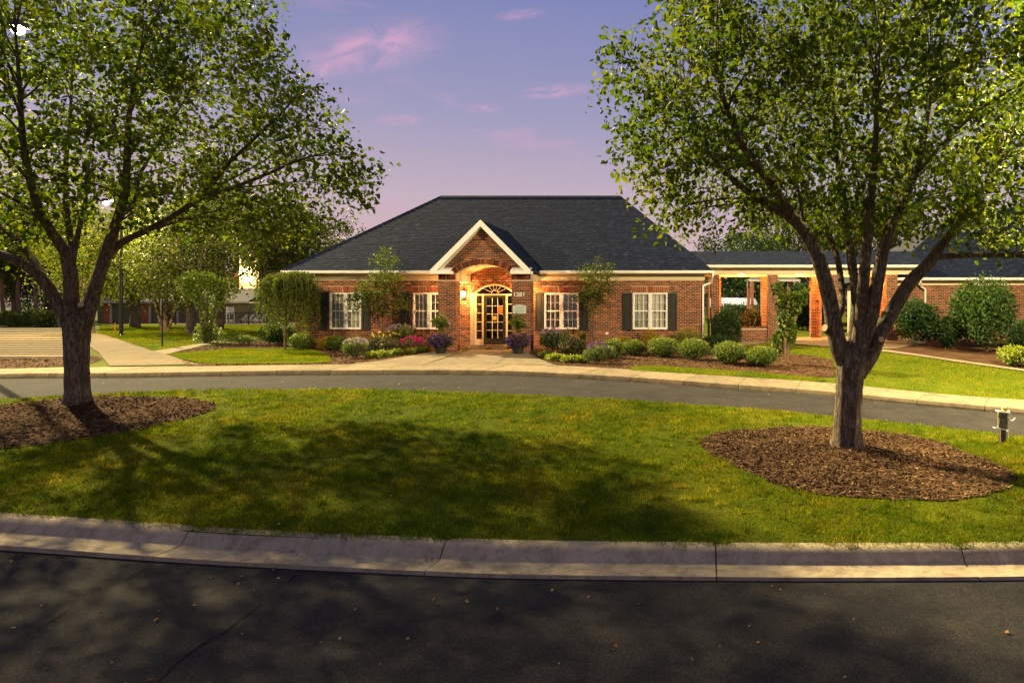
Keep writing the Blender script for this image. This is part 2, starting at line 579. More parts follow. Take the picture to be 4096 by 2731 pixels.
class MB:
    """collects boxes, prisms and tubes in world coordinates and links them as one mesh"""

    def __init__(self):
        self.v, self.f, self.t = [], [], []

    def add(self, vs, fs, t=0.5):
        b = len(self.v)
        self.v += [tuple(x) for x in vs]
        self.f += [tuple(i + b for i in q) for q in fs]
        self.t += [t] * len(fs)

    def box(self, x0, x1, y0, y1, z0, z1, t=0.5):
        vs = [(x0, y0, z0), (x1, y0, z0), (x1, y1, z0), (x0, y1, z0), (x0, y0, z1), (x1, y0, z1), (x1, y1, z1), (x0, y1, z1)]
        self.add(vs, [(0, 3, 2, 1), (4, 5, 6, 7), (0, 1, 5, 4), (1, 2, 6, 5), (2, 3, 7, 6), (3, 0, 4, 7)], t)
        return self

    def prism_y(self, pts, y0, y1, t=0.5):
        """polygon in xz (counter-clockwise seen from -y) extruded along y"""
        n = len(pts)
        vs = [(p[0], y0, p[1]) for p in pts] + [(p[0], y1, p[1]) for p in pts]
        fs = [tuple(range(n)), tuple(range(2 * n - 1, n - 1, -1))]
        fs += [(i, i + n, (i + 1) % n + n, (i + 1) % n) for i in range(n)]
        self.add(vs, fs, t)
        return self

    def prism_x(self, pts, x0, x1, t=0.5):
        n = len(pts)
        vs = [(x0, p[0], p[1]) for p in pts] + [(x1, p[0], p[1]) for p in pts]
        fs = [tuple(range(n)), tuple(range(2 * n - 1, n - 1, -1))]
        fs += [(i, i + n, (i + 1) % n + n, (i + 1) % n) for i in range(n)]
        self.add(vs, fs, t)
        return self

    def cyl(self, p0, p1, r0, r1=None, n=10, cap=True, t=0.5):
        r1 = r0 if r1 is None else r1
        p0, p1 = Vector(p0), Vector(p1)
        a = (p1 - p0).normalized()
        b = a.orthogonal().normalized()
        c = a.cross(b)
        vs = []
        for p, r in ((p0, r0), (p1, r1)):
            for i in range(n):
                q = 2 * math.pi * i / n
                vs.append(p + b * math.cos(q) * r + c * math.sin(q) * r)
        fs = [(i, (i + 1) % n, (i + 1) % n + n, i + n) for i in range(n)]
        if cap:
            fs += [tuple(range(n - 1, -1, -1)), tuple(range(n, 2 * n))]
        self.add(vs, fs, t)
        return self

    def lathe(self, c, prof, n=20, t=0.5):
        c = Vector(c)
        vs, fs = [], []
        for r, z in prof:
            for i in range(n):
                q = 2 * math.pi * i / n
                vs.append(c + Vector((math.cos(q) * r, math.sin(q) * r, z)))
        for j in range(len(prof) - 1):
            for i in range(n):
                fs.append((j * n + i, j * n + (i + 1) % n, (j + 1) * n + (i + 1) % n, (j + 1) * n + i))
        fs.append(tuple(range(n - 1, -1, -1)))
        fs.append(tuple(range((len(prof) - 1) * n, len(prof) * n)))
        self.add(vs, fs, t)
        return self

    def build(self, name, material, parent=None, kind=None, smooth=False):
        me = bpy.data.meshes.new(name)
        o_ = origin(parent) if parent is not None else Vector((0, 0, 0))
        me.from_pydata([(x - o_.x, y - o_.y, z - o_.z) for x, y, z in self.v], [], self.f)
        a = me.attributes.new('tint', 'FLOAT', 'FACE')
        a.data.foreach_set('value', np.array(self.t, np.float32))
        if smooth:
            me.polygons.foreach_set('use_smooth', np.ones(len(self.f), dtype=bool))
        me.update()
        return link_obj(name, me, material, parent, kind)


def inside(px, py, poly):
    poly = np.asarray(poly)
    r = np.zeros(px.shape, bool)
    j = len(poly) - 1
    for i in range(len(poly)):
        xi, yi = poly[i]
        xj, yj = poly[j]
        with np.errstate(divide='ignore', invalid='ignore'):
            c = ((yi > py) != (yj > py)) & (px < (xj - xi) * (py - yi) / (yj - yi + 1e-12) + xi)
        r ^= c
        j = i
    return r


def resample(pts, step):
    pts = np.asarray(pts, float)
    d = np.r_[0, np.cumsum(np.linalg.norm(np.diff(pts, axis=0), axis=1))]
    n = max(2, int(d[-1] / step) + 1)
    s = np.linspace(0, d[-1], n)
    return np.stack([np.interp(s, d, pts[:, i]) for i in range(pts.shape[1])], 1)


def smooth_line(pts, it=2):
    p = np.asarray(pts, float)
    for _ in range(it):
        q = [p[0]]
        for i in range(len(p) - 1):
            q += [p[i] * 0.75 + p[i + 1] * 0.25, p[i] * 0.25 + p[i + 1] * 0.75]
        q.append(p[-1])
        p = np.array(q)
    return p


def sheet(name, poly, off, material, spacing=0.8, hfun=None, skirt=0.0, kind='structure', parent=None):
    """polygon (x,y) triangulated and draped on the terrain"""
    poly = np.asarray(poly, float)
    ring = resample(np.vstack([poly, poly[:1]]), spacing)[:-1]
    x0, y0 = ring.min(0)
    x1, y1 = ring.max(0)
    gx, gy = np.meshgrid(np.arange(x0, x1, spacing), np.arange(y0, y1, spacing))
    gx, gy = gx.ravel(), gy.ravel()
    ok = inside(gx, gy, ring)
    vs = [Vector(p) for p in ring] + [Vector((a, b)) for a, b in zip(gx[ok], gy[ok])]
    n = len(ring)
    res = delaunay_2d_cdt(vs, [(i, (i + 1) % n) for i in range(n)], [], 1, 1e-4)
    v2 = np.array([[v.x, v.y] for v in res[0]])
    fs = [tuple(f) for f in res[2]]
    z = T(v2[:, 0], v2[:, 1]) + off
    if hfun is not None:
        z = z + hfun(v2[:, 0], v2[:, 1])
    V = [(a, b, c) for (a, b), c in zip(v2, z)]
    if skirt:
        b = len(V)
        for i in range(n):
            x, y = ring[i]
            V.append((x, y, float(T(x, y)) + off + (float(hfun(np.array(x), np.array(y))) if hfun else 0)))
            V.append((x, y, float(T(x, y)) + off - skirt))
        for i in range(n):
            j = (i + 1) % n
            fs.append((b + 2 * i, b + 2 * i + 1, b + 2 * j + 1, b + 2 * j))
    me = bpy.data.meshes.new(name)
    me.from_pydata(V, [], fs)
    me.polygons.foreach_set('use_smooth', np.ones(len(fs), dtype=bool))
    me.update()
    return link_obj(name, me, material, parent, kind)


def gp(lst, off=0.13):
    return [tuple(G(a, b, off)[:2]) for a, b in lst]

# ================================================================== THE SETTING
# ground to the horizon
gx = np.concatenate([np.linspace(-900, -45, 12), np.arange(-40, 40, 2.0), np.linspace(45, 900, 12)])
gy = np.concatenate([np.linspace(-120, -12, 6), np.arange(-10, 40, 1.0), np.linspace(45, 1600, 14)])
XX, YY = np.meshgrid(gx, gy)
ZZ = T(XX, YY) - 0.10
nx, ny = len(gx), len(gy)
idx = np.arange(nx * ny).reshape(ny, nx)
np_mesh('ground', np.stack([XX.ravel(), YY.ravel(), ZZ.ravel()], 1),
        np.stack([idx[:-1, :-1].ravel(), idx[:-1, 1:].ravel(), idx[1:, 1:].ravel(), idx[1:, :-1].ravel()], 1), 'soil', smooth=True, kind='structure')

# lines read off the photograph, laid on the terrain
KERB_FRONT = gp([(-1500, 1560), (-600, 1515), (0, 1492), (300, 1491), (522, 1490), (757, 1486), (993, 1482), (1419, 1479), (1741, 1478), (2048, 1481), (2231, 1491),
                 (2588, 1510), (2954, 1538), (3154, 1550), (3441, 1574), (3798, 1609), (4096, 1634), (4500, 1680), (5200, 1760)], 0.13)
KERB_FRONT = smooth_line(KERB_FRONT, 2)
road_poly = [(-60, -10), (60, -10), (60, 9), ] + [tuple(p) for p in KERB_FRONT[::-1]] + [(-60, 15)]
road = sheet('road', road_poly, 0.0, 'asphalt', 0.8)

ISL_NEAR = gp([(-1500, 1850), (-1100, 1950), (-600, 2010), (0, 2062), (350, 2084), (610, 2110), (1045, 2140), (1741, 2163), (2048, 2171), (2866, 2188), (3354, 2192),
               (3833, 2190), (4200, 2184), (4800, 2160), (5400, 2100), (5900, 2010)], 0.14)
ISL_FAR = gp([(-1500, 1760), (-1100, 1680), (-500, 1625), (0, 1596), (374, 1577), (784, 1559), (1219, 1556), (1650, 1560), (2048, 1575), (2588, 1606), (3093, 1637), (3441, 1675),
              (3789, 1709), (4096, 1744), (4600, 1800), (5300, 1880), (5900, 1960)], 0.13)
ISL_NEAR = smooth_line(ISL_NEAR, 2)
ISL_FAR = smooth_line(ISL_FAR, 2)
ISL = [tuple(p) for p in ISL_NEAR] + [tuple(p) for p in ISL_FAR[::-1]]
sheet('island_lawn', ISL, 0.13, 'lawn', 0.5, skirt=0.16)

# mulch rings round the two big trees
RING_R = smooth_line(gp([(2798, 1770), (2850, 1735), (2960, 1718), (3180, 1708), (3400, 1712), (3600, 1735), (3780, 1775), (3930, 1830), (4040, 1890), (4085, 1925), (4050, 1960),
                         (3900, 1990), (3600, 2005), (3350, 1990), (3150, 1950), (3000, 1900), (2880, 1840), (2820, 1800), (2798, 1770)]), 1)[:-1]
RING_L = smooth_line(gp([(-500, 1700), (-200, 1640), (0, 1620), (200, 1605), (420, 1598), (620, 1592), (760, 1595), (860, 1608), (868, 1628), (800, 1660), (700, 1690), (560, 1722),
                         (420, 1745), (250, 1770), (0, 1800), (-300, 1830), (-520, 1800), (-500, 1700)]), 1)[:-1]


def mound(cx, cy, h, r):
    return lambda x, y: h * np.exp(-((x - cx) ** 2 + (y - cy) ** 2) / (r * r))


def ragged(p, amp):
    p = resample(np.vstack([p, p[:1]]), 0.18)[:-1]
    c = p.mean(0)
    d = unit0(p - c)
    return p + d * (RNG.normal(0, amp, (len(p), 1)) + amp * 1.5 * np.sin(np.arange(len(p)) * 0.55)[:, None])


def unit0(v):
    return v / np.linalg.norm(v, axis=1, keepdims=True)


RING_R = ragged(RING_R, 0.03)
RING_L = ragged(RING_L, 0.03)
TR = G(3390, 1806)
TL = G(312, 1630)
mound_r = mound(TR.x, TR.y, 0.10, 0.9)
mound_l = mound(TL.x, TL.y, 0.10, 0.9)
sheet('mulch_ring', RING_R, 0.142, 'mulch', 0.25, mound_r)
sheet('mulch_ring', RING_L, 0.142, 'mulch', 0.3, mound_l)

# near kerb with gutter: every cast length is a piece of its own
KF = smooth_line(gp([(-1500, 1930), (-1100, 2030), (-600, 2085), (0, 2137), (350, 2160), (575, 2177), (1045, 2207), (1750, 2240), (2048, 2253), (2866, 2262), (3354, 2264),
                     (3859, 2262), (4200, 2255), (4800, 2230), (5400, 2165), (5900, 2075)], 0.0), 2)
KF = resample(KF, 0.08)
tang = np.gradient(KF, axis=0)
tang /= np.linalg.norm(tang, axis=1)[:, None]
norm = np.stack([-tang[:, 1], tang[:, 0]], 1)          # towards the lawn
ks = np.r_[0, np.cumsum(np.linalg.norm(np.diff(KF, axis=0), axis=1))]
PROFILE = [(-0.34, -0.06), (-0.34, 0.012), (-0.20, 0.006), (-0.04, 0.002), (0.0, 0.012), (0.03, 0.045), (0.06, 0.095), (0.09, 0.125), (0.12, 0.140), (0.16, 0.146),
           (0.25, 0.146), (0.27, 0.140), (0.27, -0.06)]


def at_kerb(px):
    p = np.array(G(px, 2250, 0.0)[:2])
    return ks[np.argmin(np.linalg.norm(KF - p, axis=1))]


marks = [at_kerb(v) for v in (590, 1755, 2865, 3865)]
stp = float(np.mean(np.diff(marks)))
joints = marks[:]
while joints[0] - stp > ks[0]:
    joints.insert(0, joints[0] - stp)
while joints[-1] + stp < ks[-1]:
    joints.append(joints[-1] + stp)
kerb = empty('kerb', tuple(G(2048, 2250, 0)), kind='structure')
for a, b in zip(joints[:-1], joints[1:]):
    s = np.linspace(a + 0.007, b - 0.007, max(4, int((b - a) / 0.16)))
    ns = len(s)
    cx, cy = np.interp(s, ks, KF[:, 0]), np.interp(s, ks, KF[:, 1])
    nx_, ny_ = np.interp(s, ks, norm[:, 0]), np.interp(s, ks, norm[:, 1])
    V = []
    wob = 0.003 * random.uniform(-1, 1)
    for i in range(ns):
        zt = float(T(cx[i], cy[i]))
        for (d, h) in PROFILE:
            e = 1.0
            if (i == 0 or i == ns - 1) and h > 0.05:
                h -= 0.006
            V.append((cx[i] + nx_[i] * d, cy[i] + ny_[i] * d, zt + h + 0.009 + wob))
    m_ = len(PROFILE)
    fs = []
    for i in range(ns - 1):
        for j in range(m_ - 1):
            fs.append((i * m_ + j, (i + 1) * m_ + j, (i + 1) * m_ + j + 1, i * m_ + j + 1))
    me = bpy.data.meshes.new('kerb_segment')
    o_ = origin(kerb)
    fs.append(tuple(range(m_)))
    fs.append(tuple((ns - 1) * m_ + j for j in range(m_ - 1, -1, -1)))
    me.from_pydata([(x - o_.x, y - o_.y, z - o_.z) for x, y, z in V], [], fs)
    me.polygons.foreach_set('use_smooth', np.ones(len(fs), dtype=bool))
    me.update()
    me.set_sharp_from_angle(angle=R(35))
    link_obj('kerb_segment', me, 'kerb_concrete', kerb)

# far sidewalk cast together with its kerb: panels
FR = resample(KERB_FRONT, 0.05)
tg = np.gradient(FR, axis=0)
tg /= np.linalg.norm(tg, axis=1)[:, None]
nr = np.stack([-tg[:, 1], tg[:, 0]], 1)
fs_ = np.r_[0, np.cumsum(np.linalg.norm(np.diff(FR, axis=0), axis=1))]


def wid(x):
    return np.interp(x, [-18, -8, -4, 0, 6], [1.55, 1.75, 1.7, 1.35, 1.25])


BACK = FR + nr * wid(FR[:, 0])[:, None]
walk = empty('sidewalk', (float(FR[0][0]), float(FR[0][1]), 0), kind='structure')
s0 = 0.0
o_ = origin(walk)
while s0 < fs_[-1] - 0.2:
    s1 = min(s0 + 1.42, fs_[-1])
    s = np.linspace(s0 + 0.008, s1 - 0.008, 6)
    f2 = np.stack([np.interp(s, fs_, FR[:, i]) for i in (0, 1)], 1)
    b2 = np.stack([np.interp(s, fs_, BACK[:, i]) for i in (0, 1)], 1)
    n2 = np.stack([np.interp(s, fs_, nr[:, i]) for i in (0, 1)], 1)
    V, fs = [], []
    dz = random.uniform(-0.004, 0.004)
    rows = []
    for i in range(6):
        zf, zb = float(T(*f2[i])), float(T(*b2[i]))
        fr, bk, nn = f2[i], b2[i], n2[i]
        rows.append([(fr[0] - nn[0] * 0.05, fr[1] - nn[1] * 0.05, zf - 0.05), (fr[0] - nn[0] * 0.03, fr[1] - nn[1] * 0.03, zf + 0.05),
                     (fr[0], fr[1], zf + 0.115), (fr[0] + nn[0] * 0.04, fr[1] + nn[1] * 0.04, zf + 0.13 + dz),
                     (bk[0], bk[1], zb + 0.134 + dz), (bk[0], bk[1], zb - 0.05)])
    for r_ in rows:
        V += r_
    for i in range(5):
        for j in range(5):
            fs.append((i * 6 + j, (i + 1) * 6 + j, (i + 1) * 6 + j + 1, i * 6 + j + 1))
    fs.append((0, 1, 2, 3, 4, 5))
    fs.append((35, 34, 33, 32, 31, 30))
    me = bpy.data.meshes.new('paving_panel')
    me.from_pydata([(x - o_.x, y - o_.y, z - o_.z) for x, y, z in V], [], fs)
    me.update()
    link_obj('paving_panel', me, 'concrete', walk)
    s0 = s1
BK = resample(BACK, 0.6)

# lawn that runs from the sidewalk back to the far buildings
sheet('back_lawn', [tuple(p) for p in BK] + [(70, 20), (90, 110), (-140, 110), (-60, 25)], 0.105, 'lawn', 1.4)

# mulch beds along the house
WALL_Y = 28.2
bed_l = gp([(692, 1412), (760, 1396), (830, 1383), (900, 1372), (1000, 1366), (1120, 1358)]) + [(PX(1175, 28.5), 28.4), (PX(1760, 28.5), 28.4)] + \
    gp([(1760, 1408), (1700, 1412), (1600, 1430), (1500, 1447), (1428, 1453)])
bl = [tuple(p) for p in BACK if PX(700, p[1]) < p[0] < G(1428, 1453).x]
bed_left = bed_l + [tuple(p) for p in bl[::-12]]
sheet('mulch_bed', bed_left, 0.118, 'mulch', 0.4)
bed_r = [(PX(2112, 28.4), 28.4), (PX(2830, 28.4), 28.4)] + gp([(2860, 1372), (2960, 1372), (2990, 1400), (3080, 1420), (3200, 1415), (3330, 1435), (3345, 1505), (3250, 1507), (3100, 1497), (2900, 1480),
                                                                (2700, 1468), (2560, 1462), (2500, 1470)])
bl = [tuple(p) for p in BACK if G(2250, 1471).x < p[0] < G(2490, 1480).x]
bed_right = bed_r + [tuple(p) for p in bl[::-12]] + gp([(2248, 1470), (2190, 1450), (2145, 1428), (2118, 1414)])
sheet('mulch_bed', bed_right, 0.118, 'mulch', 0.4)
bed_far = gp([(3560, 1398), (3620, 1408), (3800, 1430), (3960, 1452), (4096, 1474), (4400, 1520)]) + gp([(4500, 1420), (4096, 1378), (3800, 1360), (3560, 1350)])
sheet('mulch_bed', bed_far, 0.112, 'mulch', 0.6)
bed_post = gp([(-300, 1440), (0, 1432), (250, 1421), (395, 1425), (410, 1432), (400, 1440), (340, 1458), (0, 1474), (-300, 1486)])
sheet('mulch_bed', bed_post, 0.118, 'mulch', 0.5)

PATCH = smooth_line(gp([(668, 1418), (760, 1408), (944, 1394), (1150, 1393), (1254, 1400), (1308, 1418), (1330, 1442), (1306, 1453), (958, 1456), (825, 1457), (740, 1440), (668, 1418)]), 1)[:-1]
sheet('lawn_patch', PATCH, 0.137, 'lawn', 0.35)
PATCH2 = smooth_line(gp([(2510, 1475), (2560, 1462), (2700, 1468), (2900, 1480), (3100, 1497), (3300, 1513), (3300, 1528), (3171, 1521), (2988, 1508), (2700, 1491), (2510, 1480), (2510, 1475)]), 1)[:-1]
sheet('lawn_patch', PATCH2, 0.137, 'lawn', 0.3)

# concrete: drive apron at the left, thin branch walk, entry walk in three bays, colonnade walk, narrow far walk
apron = gp([(440, 1463), (420, 1440), (395, 1410), (350, 1380), (330, 1345), (385, 1330), (466, 1354), (540, 1380), (612, 1403), (640, 1408), (690, 1424), (740, 1443), (810, 1456)])
sheet('walkway', apron, 0.131, 'apron_concrete', 0.8)
sheet('walkway', gp([(612, 1403), (660, 1396), (760, 1380), (860, 1362), (960, 1352), (970, 1356), (880, 1366), (800, 1384), (720, 1402), (668, 1416)]), 0.127, 'concrete', 0.6)
entry = empty('entry_walk', tuple(G(1900, 1440)), kind='structure')
EL = gp([(1428, 1452), (1500, 1446), (1600, 1429), (1700, 1411), (1745, 1406)])
ER = gp([(2250, 1470), (2190, 1449), (2145, 1428), (2115, 1413)])
j1a, j1b = G(1690, 1461)[:2], (PX(1845, 26.6), 26.6)
j2a, j2b = G(1975, 1461)[:2], (PX(2040, 26.6), 26.6)


def back_between(xa, xb):
    return [tuple(p) for p in BACK if xa < p[0] < xb][::12]


xl, xr = EL[0][0], ER[0][0]
gap = 0.012
sheet('paving_panel', EL + [(PX(1745, 26.9), 26.9), (j1b[0] - gap, 26.9)] + [(j1a[0] - gap, j1a[1])] + back_between(xl, j1a[0])[::-1], 0.136, 'concrete', 0.5, kind=None, parent=entry, skirt=0.1)
sheet('paving_panel', [(j1a[0] + gap, j1a[1]), (j1b[0] + gap, 28.15), (j2b[0] - gap, 28.15), (j2a[0] - gap, j2a[1])] + back_between(j1a[0], j2a[0])[::-1], 0.136, 'concrete', 0.5, kind=None, parent=entry, skirt=0.1)
sheet('paving_panel', [(j2a[0] + gap, j2a[1]), (j2b[0] + gap, 28.15), (PX(2120, 28.15), 28.15)] + ER[::-1] + back_between(j2a[0], xr)[::-1], 0.136, 'concrete', 0.5, kind=None, parent=entry, skirt=0.1)
for o in entry.children:                              # sheets were built in world coordinates
    o.location = -entry.location
sheet('walkway', gp([(3165, 1374), (3190, 1355), (3240, 1346), (3700, 1346), (3700, 1372), (3600, 1392), (3400, 1394), (3330, 1388)]), 0.13, 'concrete', 0.6)
sheet('walkway', gp([(3560, 1400), (3700, 1420), (3900, 1449), (4096, 1476), (4500, 1530), (4500, 1540), (4096, 1484), (3900, 1457), (3700, 1427), (3540, 1406), (3400, 1393), (3440, 1386)]), 0.133, 'concrete', 0.5)

# cracks in the asphalt
def crack(pxs, w):
    p = np.array([G(a, b, 0.0)[:2] for a, b in pxs])
    p = resample(p, 0.06)
    p += RNG.normal(0, 0.006, p.shape).cumsum(0) * 0.35
    t_ = np.gradient(p, axis=0)
    t_ /= np.linalg.norm(t_, axis=1)[:, None] + 1e-9
    n_ = np.stack([-t_[:, 1], t_[:, 0]], 1)
    ww = w * (0.5 + RNG.random(len(p)))
    a, b = p + n_ * ww[:, None], p - n_ * ww[:, None]
    V = np.vstack([np.c_[a, T(a[:, 0], a[:, 1]) + 0.004], np.c_[b, T(b[:, 0], b[:, 1]) + 0.004]])
    n = len(p)
    i = np.arange(n - 1)
    o = np_mesh('crack', V, np.stack([i, i + 1, i + 1 + n, i + n], 1), 'crack', road)


crack([(1185, 2300), (1120, 2360), (1010, 2450), (960, 2480), (905, 2530), (790, 2590), (720, 2640), (640, 2720), (560, 2790)], 0.0095)
crack([(625, 2255), (520, 2310), (400, 2370), (290, 2430), (180, 2500), (60, 2560)], 0.0050)
crack([(3860, 2325), (3930, 2380), (4010, 2440)], 0.003)
crack([(3090, 2325), (3180, 2390), (3260, 2440)], 0.002)
crack([(2560, 2325), (2580, 2380)], 0.002)

# ================================================================== BRICKWORK
BL, BH, JT = 0.191, 0.0545, 0.0135
PITCH = BL + JT
COURSE = BH + JT


def wall_boxes(mb, u0, u1, z0, z1, holes, y0, y1, axis='x'):
    us = sorted({u0, u1, *[h[0] for h in holes], *[h[1] for h in holes]})
    us = [u for u in us if u0 <= u <= u1]
    for a, b in zip(us[:-1], us[1:]):
        mid = (a + b) / 2
        zs = [(z0, z1)]
        for h in holes:
            if h[0] < mid < h[1]:
                nz = []
                for (p, q) in zs:
                    if h[2] > p:
                        nz.append((p, min(q, h[2])))
                    if h[3] < q:
                        nz.append((max(p, h[3]), q))
                zs = [z for z in nz if z[1] - z[0] > 0.001]
        for (p, q) in zs:
            if axis == 'x':
                mb.box(a, b, y0, y1, p, q)
            else:
                mb.box(y0, y1, a, b, p, q)


def rtint():
    return min(1.0, max(0.0, random.gauss(0.5, 0.30)))


BRICK_MESHES = {}


def brick_mesh(k, axis, material='brick', size=(BL, BH)):
    key = (k, axis, material, size)
    if key not in BRICK_MESHES:
        mb = MB()
        w, h = size[0] / 2, size[1] / 2
        if axis == 'x':
            mb.box(-w, w, 0, 0.03, -h, h, (k + 0.5) / 8)
        else:
            mb.box(0, 0.03, -w, w, -h, h, (k + 0.5) / 8)
        me = bpy.data.meshes.new('brick')
        me.from_pydata(mb.v, [], mb.f)
        a = me.attributes.new('tint', 'FLOAT', 'FACE')
        a.data.foreach_set('value', np.array(mb.t, np.float32))
        me.materials.append(MATS[material])
        BRICK_MESHES[key] = me
    return BRICK_MESHES[key]


def one_brick(parent, loc, axis='x', roty=0.0, material='brick', size=(BL, BH), name='brick'):
    o = bpy.data.objects.new(name, brick_mesh(random.randrange(8), axis, material, size))
    COL.objects.link(o)
    o.parent = parent
    o.location = Vector(loc) - origin(parent)
    o.rotation_euler = (0, roty, 0)
    return o


def lay(mb, intervals, z0, z1, yface, axis='x', single=None, sign=1, proud=0.006):
    """running bond on the face y=yface (axis x) or x=yface (axis y); intervals(z) -> list of (u0,u1)"""
    row = 0
    z = z0
    while z + BH * 0.6 < z1:
        h = min(BH, z1 - z)
        off = 0 if row % 2 == 0 else PITCH / 2
        for (a, b) in intervals(z + h / 2):
            k = math.floor((a - off) / PITCH)
            u = k * PITCH + off
            while u < b:
                p, q = max(u, a), min(u + BL, b)
                if q - p > 0.025:
                    pr = proud + random.uniform(-0.002, 0.002)
                    if axis == 'x':
                        if single is not None and abs(q - p - BL) < 0.001 and abs(h - BH) < 0.001:
                            one_brick(single, ((p + q) / 2, yface - pr, z + h / 2))
                        else:
                            mb.box(p, q, yface - pr, yface + 0.02, z, z + h, rtint())
                    else:
                        x0, x1 = (yface - pr, yface + 0.02) if sign < 0 else (yface - 0.02, yface + pr)
                        mb.box(x0, x1, p, q, z, z + h, rtint())
                u += PITCH
        z += COURSE
        row += 1


def shingles(mb, el_, er_, rr_, rl_, exposure=0.12, wmin=0.09, wmax=0.20, skip=None):
    """rows of shingles on the roof face eave-left, eave-right, ridge-right, ridge-left"""
    el_, er_, rr_, rl_ = map(Vector, (el_, er_, rr_, rl_))
    nrm = (er_ - el_).cross(rl_ - el_).normalized()
    if nrm.z < 0:
        nrm = -nrm
    L = ((rl_ + rr_) / 2 - (el_ + er_) / 2).length
    rows = int(L / exposure)
    for i in range(rows):
        t0, t1 = i / rows, min(1.0, (i + 1.12) / rows)
        a0, b0 = el_.lerp(rl_, t0), er_.lerp(rr_, t0)
        a1, b1 = el_.lerp(rl_, t1), er_.lerp(rr_, t1)
        W = (b0 - a0).length
        if W < 0.05:
            continue
        u = -random.random() * 0.3
        while u < W:
            w = random.uniform(wmin, wmax)
            p, q = max(0, u) / W, min(W, u + w - 0.006) / W
            if q > p:
                th = random.uniform(0.004, 0.009)
                lo = nrm * th
                hi = nrm * 0.002
                c = [a0.lerp(b0, p), a0.lerp(b0, q), a1.lerp(b1, q), a1.lerp(b1, p)]
                if skip is not None and skip(c):
                    u += w
                    continue
                vs = [c[0] + lo, c[1] + lo, c[2] + hi, c[3] + hi, c[0], c[1]]
                mb.add(vs, [(0, 1, 2, 3), (4, 5, 1, 0), (4, 0, 3), (5, 2, 1)], min(1, max(0, random.gauss(0.38, 0.15))))
            u += w


# ================================================================== THE HOUSE
HX0, HX1 = PX(1183, WALL_Y), PX(2815, WALL_Y)
HZ0, HZB = -0.12, 2.83                                # ground line, top of brick
house = empty('brick_house', ((HX0 + HX1) / 2, WALL_Y, 0),
              'single storey red brick clubhouse with dark hipped roof and white gabled portico numbered 1281', 'house')
WINS = [(1319, 1445), (1652, 1780), (2177, 2315), (2531, 2670)]
WZ0, WZ1 = 0.80, 2.31
wins = [(PX(a, WALL_Y), PX(b, WALL_Y), WZ0, WZ1) for a, b in WINS]
DCX = PX(1978, WALL_Y)
DW, DZ0, DZ1, FAN = 0.86, 0.16, 2.26, 0.40            # half width of the door set, sill, head, rise of the fanlight
holes = wins + [(DCX - DW, DCX + DW, DZ0, DZ1)]
ARC_N = 14


def arc_half(z, w, zs, rise):
    """half width of a segmental arch opening of half width w springing at zs with the given rise"""
    if z <= zs:
        return w
    rad = (w * w + rise * rise) / (2 * rise)
    d = z - zs + rad - rise
    return math.sqrt(max(0, rad * rad - d * d))


mb = MB()
wall_holes = holes + [(DCX - DW * s_, DCX + DW * s_, DZ1, DZ1 + FAN * math.sqrt(max(0, 1 - s_ * s_)) * 0.98) for s_ in (0.25, 0.5, 0.7, 0.85)]
wall_boxes(mb, HX0, HX1, HZ0, HZB + 0.26, wall_holes, WALL_Y, WALL_Y + 0.24)
wall_boxes(mb, WALL_Y + 0.24, WALL_Y + 8.8, HZ0, HZB + 0.26, [], HX0, HX0 + 0.24, 'y')
wall_boxes(mb, WALL_Y + 0.24, WALL_Y + 8.8, HZ0, HZB + 0.26, [], HX1 - 0.24, HX1, 'y')
mb.box(HX0, HX1, WALL_Y + 8.8, WALL_Y + 9.0, HZ0, HZB + 0.26)
wall = mb.build('wall', 'mortar', house)


def cut(ints, a, b):
    out = []
    for p, q in ints:
        if b <= p or a >= q:
            out.append((p, q))
        else:
            if a > p:
                out.append((p, a))
            if b < q:
                out.append((b, q))
    return out


LINT = 0.255


def facade_int(z):
    r = [(HX0, HX1)]
    for (a, b, c, d) in wins:
        if c - 0.075 < z < d:
            r = cut(r, a - 0.005, b + 0.005)
        if d <= z < d + LINT:
            f = (z - d) / LINT
            r = cut(r, a - 0.03 - 0.06 * f, b + 0.03 + 0.06 * f)
    if z > DZ0 - 0.3:
        w = arc_half(z, DW + 0.14, DZ1, FAN + 0.13) if z < DZ1 + FAN + 0.13 else 0
        if w > 0:
            r = cut(r, DCX - w, DCX + w)
    return r


mb = MB()
lay(mb, facade_int, HZ0, HZB, WALL_Y)
lay(mb, lambda z: [(WALL_Y, WALL_Y + 8.9)], HZ0, HZB, HX1, 'y', sign=1)
lay(mb, lambda z: [(WALL_Y, WALL_Y + 8.9)], HZ0, HZB, HX0, 'y', sign=-1)
mb.build('bricks', 'brick', wall, kind='stuff')

